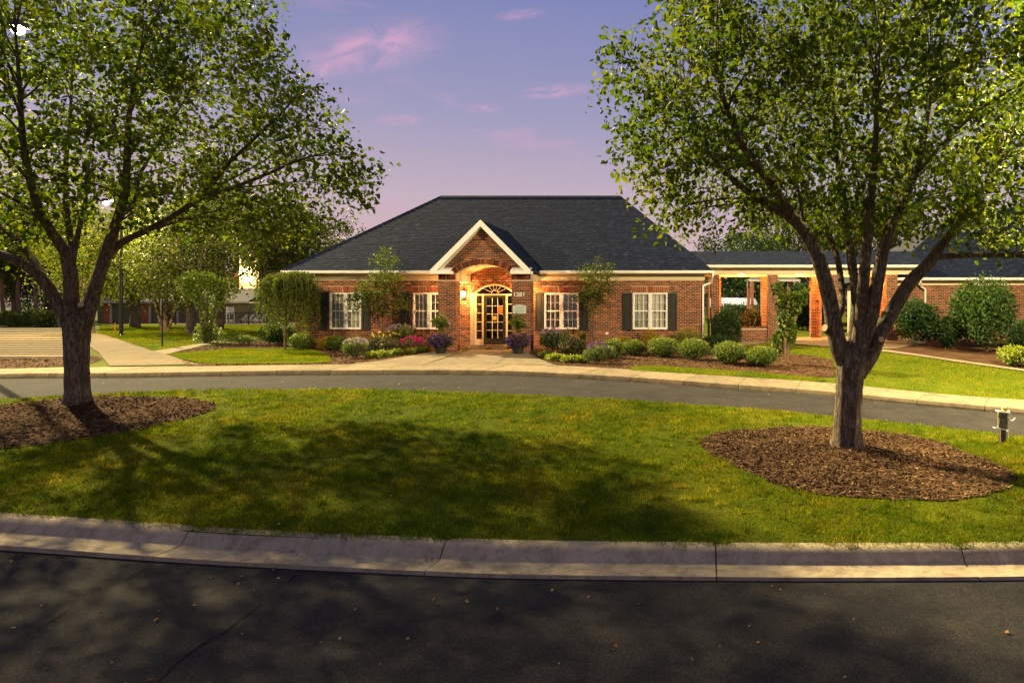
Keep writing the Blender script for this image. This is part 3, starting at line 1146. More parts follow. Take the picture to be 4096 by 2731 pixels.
# jack arches with keystones, rowlock sills
for (a, b, c, d) in wins:
    cx = (a + b) / 2
    n = 20
    w0, w1 = (b - a) + 0.05, (b - a) + 0.17
    for i in range(n):
        t0, t1 = i / n - 0.5, (i + 1) / n - 0.5
        if abs((t0 + t1) / 2) < 0.075:
            continue
        g0 = 0.010
        m_ = MB()
        m_.prism_y([(cx + t0 * w0 + g0, d + 0.008), (cx + t1 * w0 - g0, d + 0.008), (cx + t1 * w1 * 1.0 - g0, d + LINT - 0.008), (cx + t0 * w1 + g0, d + LINT - 0.008)],
                   WALL_Y - 0.009 - random.uniform(0, 0.004), WALL_Y + 0.02, random.random())
        m_.build('lintel_brick', 'brick_terracotta', wall)
    m_ = MB()
    m_.prism_y([(cx - 0.062, d + 0.004), (cx + 0.062, d + 0.004), (cx + 0.115, d + LINT + 0.012), (cx - 0.115, d + LINT + 0.012)], WALL_Y - 0.028, WALL_Y + 0.02, 0.4)
    m_.build('keystone', 'brick_terracotta', wall)
    n = round((b - a + 0.06) / 0.068)
    for i in range(n):
        one_brick(wall, (a - 0.03 + (i + 0.5) * (b - a + 0.06) / n, WALL_Y - 0.022, c - 0.038), size=(0.056, 0.066), name='sill_brick')

# entrance arch bricks (rowlock ring round the fanlight)
rad = (DW * DW + FAN * FAN) / (2 * FAN)
zc = DZ1 + FAN - rad
a_max = math.asin(DW / rad)
n = 34
for i in range(n):
    a = -a_max + (i + 0.5) * 2 * a_max / n
    rr = rad + 0.075
    one_brick(wall, (DCX + math.sin(a) * rr, WALL_Y - 0.012, zc + math.cos(a) * rr), roty=a, size=(0.045, 0.125), name='arch_brick')

# frieze, soffit, gutters
EY = 27.75
mb = MB()
mb.box(HX0 - 0.02, HX1 + 0.02, WALL_Y - 0.045, WALL_Y - 0.012, HZB - 0.005, HZB + 0.17)
mb.box(HX0 - 0.01, HX1 + 0.01, WALL_Y - 0.02, WALL_Y - 0.003, HZB + 0.17, HZB + 0.262)
mb.box(HX0 - 0.02, HX0 - 0.012, WALL_Y, WALL_Y + 8.9, HZB, HZB + 0.262)
mb.box(HX1 + 0.012, HX1 + 0.045, WALL_Y - 0.045, WALL_Y + 8.9, HZB, HZB + 0.262)
mb.build('frieze', 'trim_cream', house)
EX0, EX1 = PX(1128, EY), PX(2849, EY)
PGX = PX(1922, 26.2)                                  # portico axis
PHW = 1.90
mb = MB()
NT0, NT1 = PGX - 1.15, PGX + 1.32                     # the portico passes through here
mb.box(EX0, NT0, EY + 0.06, WALL_Y + 9.4, HZB + 0.264, HZB + 0.285)
mb.box(NT1, EX1, EY + 0.06, WALL_Y + 9.4, HZB + 0.264, HZB + 0.285)
mb.box(NT0, NT1, WALL_Y + 0.24, WALL_Y + 9.4, HZB + 0.264, HZB + 0.285)
mb.build('soffit', 'trim_cream', house)
for (a, b) in ((EX0 - 0.02, PGX - PHW - 0.05), (PGX + PHW + 0.05, EX1 + 0.02)):
    g_ = MB()
    g_.prism_x([(EY - 0.06, 3.2), (EY - 0.05, 3.10), (EY + 0.0, 3.075), (EY + 0.06, 3.075), (EY + 0.06, 3.2), (EY + 0.05, 3.2), (EY + 0.05, 3.09), (EY, 3.09), (EY - 0.045, 3.195)], a, b)
    g_.build('gutter', 'trim_white', house)
g_ = MB()
g_.box(EX1 - 0.005, EX1 + 0.1, EY + 0.05, WALL_Y + 9.3, 3.08, 3.2)
g_.box(EX0 - 0.1, EX0 + 0.005, EY + 0.05, WALL_Y + 9.3, 3.08, 3.2)
g_.build('gutter', 'trim_white', house)
# white downspout at the right hand corner
d_ = MB()
xr = HX1
for p0, p1 in (((EX1 + 0.02, EY + 0.06, 3.08), (EX1 + 0.02, EY + 0.06, 2.98)), ((EX1 + 0.02, EY + 0.06, 2.98), (EX1 - 0.03, WALL_Y - 0.04, 2.72)), ((EX1 - 0.03, WALL_Y - 0.04, 2.72), (xr - 0.03, WALL_Y - 0.07, 2.60)),
               ((xr - 0.03, WALL_Y - 0.07, 2.61), (xr - 0.03, WALL_Y - 0.07, 0.05))):
    d_.cyl(p0, p1, 0.038, n=8)
d_.build('downspout', 'trim_white', house)
d_ = MB()  # orange strip added for the lit edge of the wall, no real pipe
d_.cyl((xr + 0.22, WALL_Y + 0.5, 2.9), (xr + 0.22, WALL_Y + 0.5, 0.0), 0.05, n=8)
d_.box(xr, xr + 0.22, WALL_Y + 0.49, WALL_Y + 0.51, 2.4, 2.44)
d_.build('downspout', 'orange_brown', house)

# roof
RY = 32.6
RZ = CZ + 440 / F * RY
RX0, RX1 = PX(1765, RY), PX(2480, RY)
EZ = 3.2
RBY = 2 * RY - EY
roof = MB()
A, B, C_, D_ = (EX0, EY, EZ), (EX1, EY, EZ), (RX1, RY, RZ), (RX0, RY, RZ)
E_, G_ = (EX1, RBY, EZ), (EX0, RBY, EZ)
slope = (RZ - EZ) / (RY - EY)
nty = EY + 0.62
ntz = EZ + slope * 0.62
roof.add([A, B, C_, D_, E_, G_, (NT0, EY, EZ), (NT0, nty, ntz), (NT1, nty, ntz), (NT1, EY, EZ)], [(0, 6, 7, 3), (7, 8, 2, 3), (8, 9, 1, 2), (1, 4, 2), (4, 5, 3, 2), (5, 0, 3)])
roof_o = roof.build('roof', 'roof_deck', house)
mb = MB()
shingles(mb, A, B, C_, D_, skip=lambda c: c[1].x > NT0 and c[0].x < NT1 and c[0].y < nty)
shingles(mb, B, E_, C_, C_, 0.2, 0.3, 0.6)
shingles(mb, G_, A, D_, D_, 0.2, 0.3, 0.6)
mb.build('shingles', 'shingle', roof_o, kind='stuff')
mb = MB()
u = RX0
while u < RX1:
    mb.prism_x([(RY - 0.16, RZ - 0.10), (RY - 0.16, RZ - 0.085), (RY, RZ + 0.03), (RY + 0.16, RZ - 0.085), (RY + 0.16, RZ - 0.10), (RY, RZ + 0.015)], u, min(u + 0.29, RX1), random.uniform(0.1, 0.5))
    u += 0.3
for (p, q) in ((A, D_), (B, C_)):
    p, q = Vector(p), Vector(q)
    nseg = int((q - p).length / 0.24)
    for i in range(nseg):
        a, b = p.lerp(q, i / nseg), p.lerp(q, (i + 0.96) / nseg)
        mb.cyl(a + Vector((0, 0, 0.012)), b + Vector((0, 0, 0.004)), 0.03, 0.026, 6, True, random.uniform(0.1, 0.5))
mb.build('ridge_caps', 'shingle', roof_o, kind='stuff')

# windows
def window(x0, x1, z0, z1, parent, yw, lab=None):
    fr = MB()
    t, dp = 0.055, 0.06
    y0, y1 = yw - 0.02, yw + dp
    fr.box(x0, x0 + t, y0, y1, z0, z1)
    fr.box(x1 - t, x1, y0, y1, z0, z1)
    fr.box(x0 + t, x1 - t, y0, y1, z1 - t, z1)
    fr.box(x0 + t, x1 - t, y0 - 0.012, y1, z0, z0 + t * 0.9)
    cx = (x0 + x1) / 2
    fr.box(cx - 0.065, cx + 0.065, y0, y1, z0 + t * 0.9, z1 - t)
    w = fr.build('window', 'trim_white', parent)
    zm = (z0 + z1) / 2
    for s in (-1, 1):
        a, b = (x0 + t, cx - 0.065) if s < 0 else (cx + 0.065, x1 - t)
        for (c, d, yy) in ((z0 + t * 0.9, zm, yw + 0.012), (zm, z1 - t, yw + 0.03)):
            sm = MB()
            st = 0.028
            sm.box(a + 0.001, a + st, yy, yy + 0.03, c, d)
            sm.box(b - st, b - 0.001, yy, yy + 0.03, c, d)
            sm.box(a + st, b - st, yy, yy + 0.03, c, c + st)
            sm.box(a + st, b - st, yy, yy + 0.03, d - st, d)
            sm.build('sash', 'trim_white', w)
            gm = MB()
            for k in (1, 2):
                u = a + st + (b - a - 2 * st) * k / 3
                gm.box(u - 0.010, u + 0.010, yy + 0.000, yy + 0.008, c + st, d - st)
            u = (c + d) / 2
            gm.box(a + st, b - st, yy - 0.001, yy + 0.009, u - 0.010, u + 0.010)
            gm.build('muntins', 'trim_white', w)
            pm = MB()
            pm.add([(a + st, yy + 0.012, c + st), (b - st, yy + 0.012, c + st), (b - st, yy + 0.012, d - st), (a + st, yy + 0.012, d - st)], [(0, 1, 2, 3)])
            pm.build('pane', 'glass', w)
    # curtain with folds, hung just behind the panes
    n = 90
    xs = np.linspace(x0 + 0.03, x1 - 0.03, n)
    ph = random.random() * 6
    ys = yw + 0.13 + 0.022 * np.sin(xs * 62 + ph + 1.5 * np.sin(xs * 9 + ph)) + 0.012 * np.sin(xs * 23 + 2 * ph)
    V = np.vstack([np.stack([xs, ys, np.full(n, z0 - 0.02)], 1), np.stack([xs, ys, np.full(n, z1 + 0.02)], 1)])
    i = np.arange(n - 1)
    np_mesh('curtain', V, np.stack([i, i + 1, i + 1 + n, i + n], 1), 'curtain', w, smooth=True)
    return w


for q in wins:
    window(*q, house, WALL_Y)

SHUT = [(1280, 1312), (1450, 1482), (1605, 1642), (2141, 2174), (2322, 2354), (2491, 2527), (2673, 2708)]
for a, b in SHUT:
    x0, x1 = PX(a, WALL_Y), PX(b, WALL_Y)
    z0, z1 = WZ0 - 0.03, WZ1 + 0.0
    s_ = MB()
    y0, y1 = WALL_Y - 0.055, WALL_Y - 0.012
    st = 0.06
    zm = (z0 + z1) / 2 + 0.02
    s_.box(x0, x0 + st, y0, y1, z0, z1)
    s_.box(x1 - st, x1, y0, y1, z0, z1)
    for (c, d) in ((z0, z0 + 0.08), (zm - 0.05, zm + 0.05), (z1 - 0.08, z1)):
        s_.box(x0 + st, x1 - st, y0, y1, c, d)
    sh = s_.build('shutter', 'shutter', house)
    for (c, d) in ((z0 + 0.08, zm - 0.05), (zm + 0.05, z1 - 0.08)):
        p_ = MB()
        p_.box(x0 + st, x1 - st, y0 + 0.028, y1, c, d)
        p_.prism_y([(x0 + st + 0.02, c + 0.02), (x1 - st - 0.02, c + 0.02), (x1 - st - 0.02, d - 0.02), (x0 + st + 0.02, d - 0.02)], y0 + 0.012, y0 + 0.028)
        p_.build('panel', 'shutter', sh)

# door set: sidelights, door of fifteen lights, fanlight
y0, y1 = WALL_Y + 0.03, WALL_Y + 0.11
ds = MB()
dl, dr = DCX - 0.455, DCX + 0.455
for a, b in ((DCX - DW, DCX - DW + 0.10), (dl - 0.075, dl), (dr, dr + 0.075), (DCX + DW - 0.10, DCX + DW)):
    ds.box(a, b, y0, y1, DZ0, DZ1 - 0.06)
ds.box(DCX - DW, DCX + DW, y0 - 0.015, y1, DZ1 - 0.06, DZ1)
for s in (-1, 1):
    a, b = sorted((DCX + s * (DW - 0.10), DCX + s * 0.53))
    ds.box(a, b, y0 + 0.01, y1, DZ0, DZ0 + 0.22)
# arched head
for i in range(28):
    a0, a1 = -a_max + i * 2 * a_max / 28, -a_max + (i + 1) * 2 * a_max / 28
    pts = []
    for (a, r) in ((a0, rad - 0.055), (a1, rad - 0.055), (a1, rad + 0.01), (a0, rad + 0.01)):
        pts.append((DCX + math.sin(a) * r, zc + math.cos(a) * r))
    ds.prism_y(pts, y0 - 0.02, y1)
dset = ds.build('door_surround', 'trim_cream', house)
for s in (-1, 1):
    a, b = sorted((DCX + s * (DW - 0.10), DCX + s * 0.53))
    sl = MB()
    for k in range(6):
        z = DZ0 + 0.22 + (DZ1 - 0.06 - DZ0 - 0.22) * k / 5
        sl.box(a, b, y0 + 0.02, y0 + 0.05, z - 0.012, z + 0.012)
    sl.build('muntins', 'trim_cream', dset)
    for k in range(5):
        z = DZ0 + 0.22 + (DZ1 - 0.06 - DZ0 - 0.22) * k / 5
        z2 = DZ0 + 0.22 + (DZ1 - 0.06 - DZ0 - 0.22) * (k + 1) / 5
        pm = MB()
        pm.add([(a, y0 + 0.035, z + 0.012), (b, y0 + 0.035, z + 0.012), (b, y0 + 0.035, z2 - 0.012), (a, y0 + 0.035, z2 - 0.012)], [(0, 1, 2, 3)])
        pm.build('pane', 'glass', dset)
fm = MB()
for k in range(1, 7):
    an = math.pi * k / 7
    d = Vector((math.cos(an), 0, math.sin(an)))
    c0 = Vector((DCX, y0 + 0.03, DZ1))
    # length to the arch
    L = 0.1
    while True:
        p = c0 + d * L
        if (p.x - DCX) ** 2 + (p.z - zc) ** 2 > (rad - 0.05) ** 2 or L > 1.0:
            break
        L += 0.01
    fm.cyl(c0 + d * 0.13, c0 + d * L, 0.011, n=6)
for k in range(12):
    a0, a1 = math.pi * k / 12, math.pi * (k + 1) / 12
    fm.cyl((DCX + 0.14 * math.cos(a0), y0 + 0.03, DZ1 + 0.14 * math.sin(a0)), (DCX + 0.14 * math.cos(a1), y0 + 0.03, DZ1 + 0.14 * math.sin(a1)), 0.011, n=6)
fan = fm.build('fanlight', 'trim_cream', dset)
pm = MB()
pts = [(DCX - DW + 0.03, y0 + 0.04, DZ1)] + [(DCX + math.sin(-a_max * 0.97 + i * 2 * a_max * 0.97 / 16) * (rad - 0.05), y0 + 0.04, zc + math.cos(-a_max * 0.97 + i * 2 * a_max * 0.97 / 16) * (rad - 0.05)) for i in range(17)] + [(DCX + DW - 0.03, y0 + 0.04, DZ1)]
pm.add(pts[::-1], [tuple(range(len(pts)))])
pm.build('pane', 'glass', dset)

yd = WALL_Y + 0.055
dm = MB()
gz0, gz1 = DZ0 + 0.27, DZ1 - 0.16
gx0, gx1 = dl + 0.115, dr - 0.115
dm.box(dl, gx0, yd, yd + 0.045, DZ0 + 0.01, DZ1 - 0.06)
dm.box(gx1, dr, yd, yd + 0.045, DZ0 + 0.01, DZ1 - 0.06)
dm.box(gx0, gx1, yd, yd + 0.045, DZ0 + 0.01, gz0)
dm.box(gx0, gx1, yd, yd + 0.045, gz1, DZ1 - 0.06)
door = dm.build('door', 'door_paint', house)
mm = MB()
for k in (1, 2):
    u = gx0 + (gx1 - gx0) * k / 3
    mm.box(u - 0.010, u + 0.010, yd + 0.005, yd + 0.04, gz0, gz1)
for k in range(1, 5):
    u = gz0 + (gz1 - gz0) * k / 5
    mm.box(gx0, gx1, yd + 0.0065, yd + 0.0385, u - 0.010, u + 0.010)
mm.build('muntins', 'trim_white', door)
for i in range(3):
    for j in range(5):
        a, b = gx0 + (gx1 - gx0) * i / 3 + 0.010, gx0 + (gx1 - gx0) * (i + 1) / 3 - 0.010
        c, d = gz0 + (gz1 - gz0) * j / 5 + 0.010, gz0 + (gz1 - gz0) * (j + 1) / 5 - 0.010
        pm = MB()
        pm.add([(a, yd + 0.022, c), (b, yd + 0.022, c), (b, yd + 0.022, d), (a, yd + 0.022, d)], [(0, 1, 2, 3)])
        pm.build('pane', 'glass', door)
hm = MB()
hm.cyl((dr - 0.06, yd, 1.16), (dr - 0.06, yd - 0.05, 1.16), 0.018, n=10)
hm.cyl((dr - 0.06, yd - 0.045, 1.16), (dr - 0.06, yd - 0.075, 1.16), 0.03, 0.026, n=12)
hm.build('handle', 'brass', door)
hm = MB()
hm.cyl((dr - 0.06, yd, 1.29), (dr - 0.06, yd - 0.018, 1.29), 0.024, n=12)
hm.build('lock', 'brass', door)
for nm, (x, z, w, h, mt) in (('notice', (gx1 - 0.115, gz0 + (gz1 - gz0) * 0.7, 0.20, 0.27, 'paper_red')), ('notice', (DCX - 0.01, gz0 + (gz1 - gz0) * 0.5, 0.16, 0.15, 'paper_yellow'))):
    pm = MB()
    pm.box(x - w / 2, x + w / 2, yd - 0.004, yd - 0.001, z - h / 2, z + h / 2)
    pm.build(nm, mt, door)
# dim hall behind the glass
im = MB()
ix0, ix1, iy0, iy1 = DCX - 2.2, DCX + 2.2, WALL_Y + 0.26, WALL_Y + 4.5
im.add([(ix0, iy0, 0.1), (ix1, iy0, 0.1), (ix1, iy1, 0.1), (ix0, iy1, 0.1), (ix0, iy0, 2.78), (ix1, iy0, 2.78), (ix1, iy1, 2.78), (ix0, iy1, 2.78)],
       [(0, 1, 2, 3), (4, 7, 6, 5), (1, 5, 6, 2), (2, 6, 7, 3), (3, 7, 4, 0)])
im.box(DCX - 0.7, DCX + 1.2, iy1 - 1.2, iy1 - 0.7, 0.1, 1.0)
im.build('hall', 'interior', house)
# step
sm = MB()
sm.box(DCX - 0.95, DCX + 0.62, WALL_Y - 0.62, WALL_Y - 0.012, -0.1, 0.085)
sm.box(DCX - 0.95, DCX + 0.95, WALL_Y - 0.30, WALL_Y + 0.12, 0.086, 0.155)
sm.build('step', 'concrete', house)

# portico: piers, gable wall with arch, barrel vault, gable roof
PY0, PY1 = 26.5, 27.0
PXL = (PX(1753, PY0), PX(1823, PY0))
PXR = (PX(2047, PY0), PX(2122, PY0))
PCX = (PXL[1] + PXR[0]) / 2
AW = (PXR[0] - PXL[1]) / 2
AS, AR = 3.02, 0.36                                    # springing, rise
pm = MB()
for a, b in (PXL, PXR):
    pm.box(a, b, PY0, PY1, -0.12, 3.0)
PT = 4.72                                               # brick gable top


def gable_half(z):
    return max(0.0, (5.06 - 0.13 - z))


# gable wall backing with an arched opening: fan of quads
zs = np.linspace(3.0, 4.9, 42)
for za, zb in zip(zs[:-1], zs[1:]):
    zm = (za + zb) / 2
    h = min(gable_half(zm), PXR[1] - PCX)
    w = arc_half(zm, AW, AS, AR) if zm < AS + AR else 0
    if w > 0:
        pm.box(PCX - h, PCX - w, PY0, PY0 + 0.3, za, zb)
        pm.box(PCX + w, PCX + h, PY0, PY0 + 0.3, za, zb)
    else:
        pm.box(PCX - h, PCX + h, PY0, PY0 + 0.3, za, zb)
portico = pm.build('portico', 'mortar', house)
rest = MB()
for a, b in (PXL, PXR):
    lay(rest, lambda z, a=a, b=b: [(a, b)], -0.06, 2.76, PY0, 'x', single=portico)
    lay(rest, lambda z: [(PY0, PY1)], -0.06, 2.76, b, 'y', sign=1)
    lay(rest, lambda z: [(PY0, PY1)], -0.06, 2.76, a, 'y', sign=-1)
    n = 10
    for i in range(n):                                  # soldier course at the head
        one_brick(portico, (a + (b - a) * (i + 0.5) / n, PY0 - 0.010, 2.885), size=((b - a) / n - 0.010, 0.20), name='soldier_brick')


def gable_int(z):
    h = min(gable_half(z) - 0.02, PXR[1] - PCX)
    r = [(PCX - h, PCX + h)] if h > 0.05 else []
    if z < AS + AR + 0.23:
        w = arc_half(z, AW + 0.06, AS, AR + 0.22)
        r = cut(r, PCX - w, PCX + w)
    return r


lay(rest, gable_int, 3.01, 4.88, PY0)
rest.build('bricks', 'brick', portico, kind='stuff')
rad2 = (AW * AW + AR * AR) / (2 * AR)
zc2 = AS + AR - rad2
am2 = math.asin(AW / rad2)
n = 38
for i in range(n):
    a = -am2 + (i + 0.5) * 2 * am2 / n
    rr = rad2 + 0.115
    one_brick(portico, (PCX + math.sin(a) * rr, PY0 - 0.012, zc2 + math.cos(a) * rr), roty=a, size=(2 * am2 * rad2 / n - 0.008, 0.205), name='arch_brick')
# vault and side beams
vm = MB()
nv = 20
prof = [(PCX + math.sin(-am2 + i * 2 * am2 / nv) * rad2, zc2 + math.cos(-am2 + i * 2 * am2 / nv) * rad2) for i in range(nv + 1)]
for (x, z), (x2, z2) in zip(prof[:-1], prof[1:]):
    vm.add([(x, PY0 + 0.05, z - 0.012), (x2, PY0 + 0.05, z2 - 0.012), (x2, WALL_Y - 0.02, z2 - 0.012), (x, WALL_Y - 0.02, z - 0.012)], [(0, 3, 2, 1)])
for s, (a, b) in ((-1, (PXL[0] + 0.05, PXL[1] + 0.06)), (1, (PXR[0] - 0.06, PXR[1] - 0.05))):
    vm.box(a, b, PY1 + 0.002, WALL_Y - 0.05, 2.77, 3.02)
    vm.box(a + 0.02, b - 0.02, PY1 + 0.002, WALL_Y - 0.05, 2.72, 2.77)
vm.build('vault', 'trim_cream', house)
# brick between vault and wall above door is the facade itself; close it up to the vault
tm = MB()
zs = np.linspace(HZB - 0.02, AS + AR - 0.01, 14)
for za, zb in zip(zs[:-1], zs[1:]):
    w = arc_half((za + zb) / 2, AW + 0.25, AS, AR)
    tm.box(PCX - w, PCX + w, WALL_Y - 0.075, WALL_Y - 0.05, za, zb)
tym = tm.build('tympanum', 'mortar', portico)
tm = MB()
lay(tm, lambda z: [(PCX - arc_half(z, AW + 0.25, AS, AR), PCX + arc_half(z, AW + 0.25, AS, AR))], HZB - 0.02, AS + AR - 0.01, WALL_Y - 0.075)
tm.build('bricks', 'brick', tym, kind='stuff')

# gable roof, rakes, returns
GY0 = 26.2
APZ = CZ + (HZ - 881) / F * GY0
EVZ = APZ - PHW
gab_back = EY + (APZ - EZ) * (RY - EY) / (RZ - EZ)
ev_back = EY + 0.25
gr = MB()
for s in (-1, 1):
    gr.add([(PGX, GY0, APZ), (PGX + s * PHW, GY0, EVZ), (PGX + s * PHW, ev_back, EVZ), (PGX, gab_back, APZ),
            (PGX, GY0, APZ - 0.05), (PGX + s * (PHW - 0.0), GY0, EVZ - 0.05), (PGX + s * PHW, ev_back, EVZ - 0.05), (PGX, gab_back, APZ - 0.05)],
           [(0, 1, 2, 3), (4, 7, 6, 5), (1, 5, 6, 2)])
gro = gr.build('gable_roof', 'roof_deck', house)
mb = MB()
shingles(mb, (PGX + PHW, GY0, EVZ), (PGX + PHW, ev_back, EVZ), (PGX, gab_back, APZ), (PGX, GY0, APZ))
shingles(mb, (PGX - PHW, ev_back, EVZ), (PGX - PHW, GY0, EVZ), (PGX, GY0, APZ), (PGX, gab_back, APZ))
mb.build('shingles', 'shingle', gro, kind='stuff')
for s in (-1, 1):
    rk = MB()
    wv = 0.21
    pts = [(PGX, APZ + 0.02), (PGX + s * (PHW + 0.02), EVZ), (PGX + s * (PHW + 0.02), EVZ - wv * 0.5), (PGX + s * (PHW - 0.17), EVZ - 0.09), (PGX, APZ - wv * 1.1)]
    if s > 0:
        pts = pts[::-1]
    rk.prism_y(pts, GY0 - 0.03, GY0 + 0.02)
    rk.add([(PGX, GY0 + 0.02, APZ - 0.22), (PGX + s * (PHW - 0.24), GY0 + 0.02, EVZ - 0.05), (PGX + s * (PHW - 0.24), PY0 + 0.0, EVZ - 0.05), (PGX, PY0, APZ - 0.22)], [(0, 1, 2, 3)])
    rk.build('rake_board', 'trim_white', house)
    rt = MB()
    a, b = sorted((PGX + s * (PHW + 0.02), PGX + s * (PHW - 0.76)))
    rt.box(a, b, GY0 - 0.036, PY0 + 0.1, EVZ - 0.16, EVZ - 0.04)
    rt.add([(a, GY0 - 0.03, EVZ - 0.04), (b, GY0 - 0.03, EVZ - 0.04), (b, PY0 - 0.008, EVZ + 0.10), (a, PY0 - 0.008, EVZ + 0.10)], [(0, 1, 2, 3)])
    rt.build('eave_return', 'trim_white', house)

# street number and plaque on the right hand pier
def text_obj(txt, size, loc, parent, material, name, depth=0.008):
    cu = bpy.data.curves.new(name, 'FONT')
    cu.body = txt
    cu.size = size
    cu.extrude = depth
    cu.offset = 0.003
    cu.align_x = 'CENTER'
    cu.align_y = 'CENTER'
    tmp = bpy.data.objects.new(name, cu)
    COL.objects.link(tmp)
    bpy.context.view_layer.update()
    me = bpy.data.meshes.new_from_object(tmp.evaluated_get(bpy.context.evaluated_depsgraph_get()))
    bpy.data.objects.remove(tmp)
    me.materials.clear()
    me.materials.append(MATS[material])
    o = bpy.data.objects.new(name, me)
    COL.objects.link(o)
    o.parent = parent
    o.location = Vector(loc) - origin(parent)
    o.rotation_euler = (R(90), 0, 0)
    o.scale = (1.12, 1, 1)
    return o


NX = (PXR[0] + PXR[1]) / 2 - 0.07
text_obj('1281', 0.215, (NX, PY0 - 0.018, CZ + (HZ - 1178) / F * PY0), portico, 'trim_white', 'house_number')
q = MB()
pz0, pz1 = CZ + (HZ - 1254) / F * PY0, CZ + (HZ - 1224) / F * PY0
xa, xb = PX(2052, PY0), PX(2105, PY0)
pts = [(xa, pz0), (xb, pz0), (xb, pz1)] + [(xb + (xa - xb) * i / 8, pz1 + 0.06 * math.sin(math.pi * i / 8)) for i in range(1, 8)] + [(xa, pz1)]
q.prism_y(pts, PY0 - 0.026, PY0 - 0.007)
plq = q.build('plaque', 'plaque', portico)
q = MB()
for k in range(5):
    zz = pz1 - 0.02 - k * 0.055
    hw = (xb - xa) * (0.28, 0.4, 0.34, 0.4, 0.3)[k]
    q.box((xa + xb) / 2 - hw, (xa + xb) / 2 + hw, PY0 - 0.029, PY0 - 0.0255, zz - 0.009, zz + 0.009)
q.build('plaque_lines', 'plaque_ink', plq)
# white socket box and camera
q = MB()
x, z = PX(2428, WALL_Y), CZ + (HZ - 1333) / F * WALL_Y
q.box(x - 0.06, x + 0.06, WALL_Y - 0.05, WALL_Y - 0.008, z - 0.045, z + 0.045)
q.build('outlet_box', 'trim_white', house)
q = MB()
x, z = PX(1256, WALL_Y), CZ + (HZ - 1110) / F * WALL_Y
q.cyl((x, WALL_Y - 0.045, z), (x, WALL_Y - 0.16, z), 0.05, 0.045, 12)
q.lathe((x, WALL_Y - 0.17, z - 0.05), [(0.03, 0), (0.055, 0.02), (0.06, 0.06), (0.03, 0.09)], 12)
q.build('security_camera', 'metal_black', house)


def point_light(name, loc, energy, color, radius=0.1, parent=None):
    ld = bpy.data.lights.new(name, 'POINT')
    ld.energy = energy
    ld.color = color
    ld.shadow_soft_size = radius
    o = bpy.data.objects.new(name, ld)
    COL.objects.link(o)
    o.location = Vector(loc) - (origin(parent) if parent else Vector((0, 0, 0)))
    if parent:
        o.parent = parent
    return o


# wall lanterns either side of the door
for px_, which in ((1857, 'left'), (2099, 'right')):
    x, z = PX(px_, WALL_Y), CZ + (HZ - 1176) / F * WALL_Y
    la = empty('wall_lantern', (x, WALL_Y - 0.006, z),
               'lit wall lantern beside the door sidelight under the vault' if which == 'left' else 'lit wall lantern hidden behind the pier that carries the number 1281', 'lantern', 'wall lanterns by the entrance')
    b = MB()
    b.box(x - 0.05, x + 0.05, WALL_Y - 0.03, WALL_Y - 0.009, z - 0.12, z + 0.12)
    b.cyl((x, WALL_Y - 0.03, z + 0.05), (x, WALL_Y - 0.12, z + 0.1), 0.012, n=8)
    b.lathe((x, WALL_Y - 0.13, z + 0.10), [(0.10, 0.0), (0.085, 0.03), (0.03, 0.08), (0.012, 0.12)], 14)
    b.lathe((x, WALL_Y - 0.13, z - 0.15), [(0.02, -0.04), (0.07, 0.0), (0.07, 0.02)], 14)
    b.build('bracket', 'metal_black', la)
    b = MB()
    b.lathe((x, WALL_Y - 0.13, z - 0.13), [(0.062, 0.0), (0.085, 0.11), (0.095, 0.225)], 14)
    b.build('glass_shade', 'sconce_glow', la, smooth=True)
    point_light('lantern_light', (x, WALL_Y - 0.42, z - 0.02), 85 if which == 'left' else 78, (1.0, 0.46, 0.12), 0.08, la)

# ================================================================== PLANT HELPERS
def unit(v):
    return v / (np.linalg.norm(v, axis=-1, keepdims=True) + 1e-9)


def leaf_arrays(pos, size, aspect=0.66, outward=None, droop=0.5, spread=0.9, fold=0.14, face_up=0.0):
    n = len(pos)
    a = RNG.normal(size=(n, 3)) * spread
    if outward is not None:
        a += outward
    a[:, 2] -= droop
    a = unit(a)
    r = RNG.normal(size=(n, 3))
    r[:, 2] += face_up
    nn = unit(r - (r * a).sum(1, keepdims=True) * a)
    b = np.cross(nn, a)
    s = size[:, None]
    w = s * aspect
    base = pos
    r1 = pos + a * s * 0.28 + b * w * 0.5 + nn * s * fold
    r2 = pos + a * s * 0.68 + b * w * 0.36 + nn * s * fold * 0.6
    tip = pos + a * s - nn * s * 0.10
    l2 = pos + a * s * 0.68 - b * w * 0.36 + nn * s * fold * 0.6
    l1 = pos + a * s * 0.28 - b * w * 0.5 + nn * s * fold
    V = np.stack([base, r1, r2, tip, l2, l1], 1).reshape(-1, 3)
    k = np.arange(n)[:, None] * 6
    Fc = np.stack([k + np.array([[0, 1, 2, 3]]), k + np.array([[0, 3, 4, 5]])], 1).reshape(-1, 4)
    return V, Fc


def leaves(name, pos, size, material, parent, tintv=None, kind=None, **k):
    V, Fc = leaf_arrays(np.asarray(pos), np.asarray(size), **k)
    t = RNG.random(len(pos)) if tintv is None else tintv
    return np_mesh(name, V, Fc, material, parent, np.repeat(t, 2), kind=kind)


def catmull(pts, n=6):
    p = np.asarray(pts, float)
    if len(p) < 3:
        return np.vstack([p[0] + (p[-1] - p[0]) * t for t in np.linspace(0, 1, n + 1)])
    q = np.vstack([2 * p[0] - p[1], p, 2 * p[-1] - p[-2]])
    out = []
    for i in range(1, len(q) - 2):
        for t in np.linspace(0, 1, n, endpoint=False):
            a, b, c, d = q[i - 1], q[i], q[i + 1], q[i + 2]
            out.append(0.5 * (2 * b + (c - a) * t + (2 * a - 5 * b + 4 * c - d) * t * t + (3 * b - a - 3 * c + d) * t ** 3))
    out.append(p[-1])
    return np.array(out)


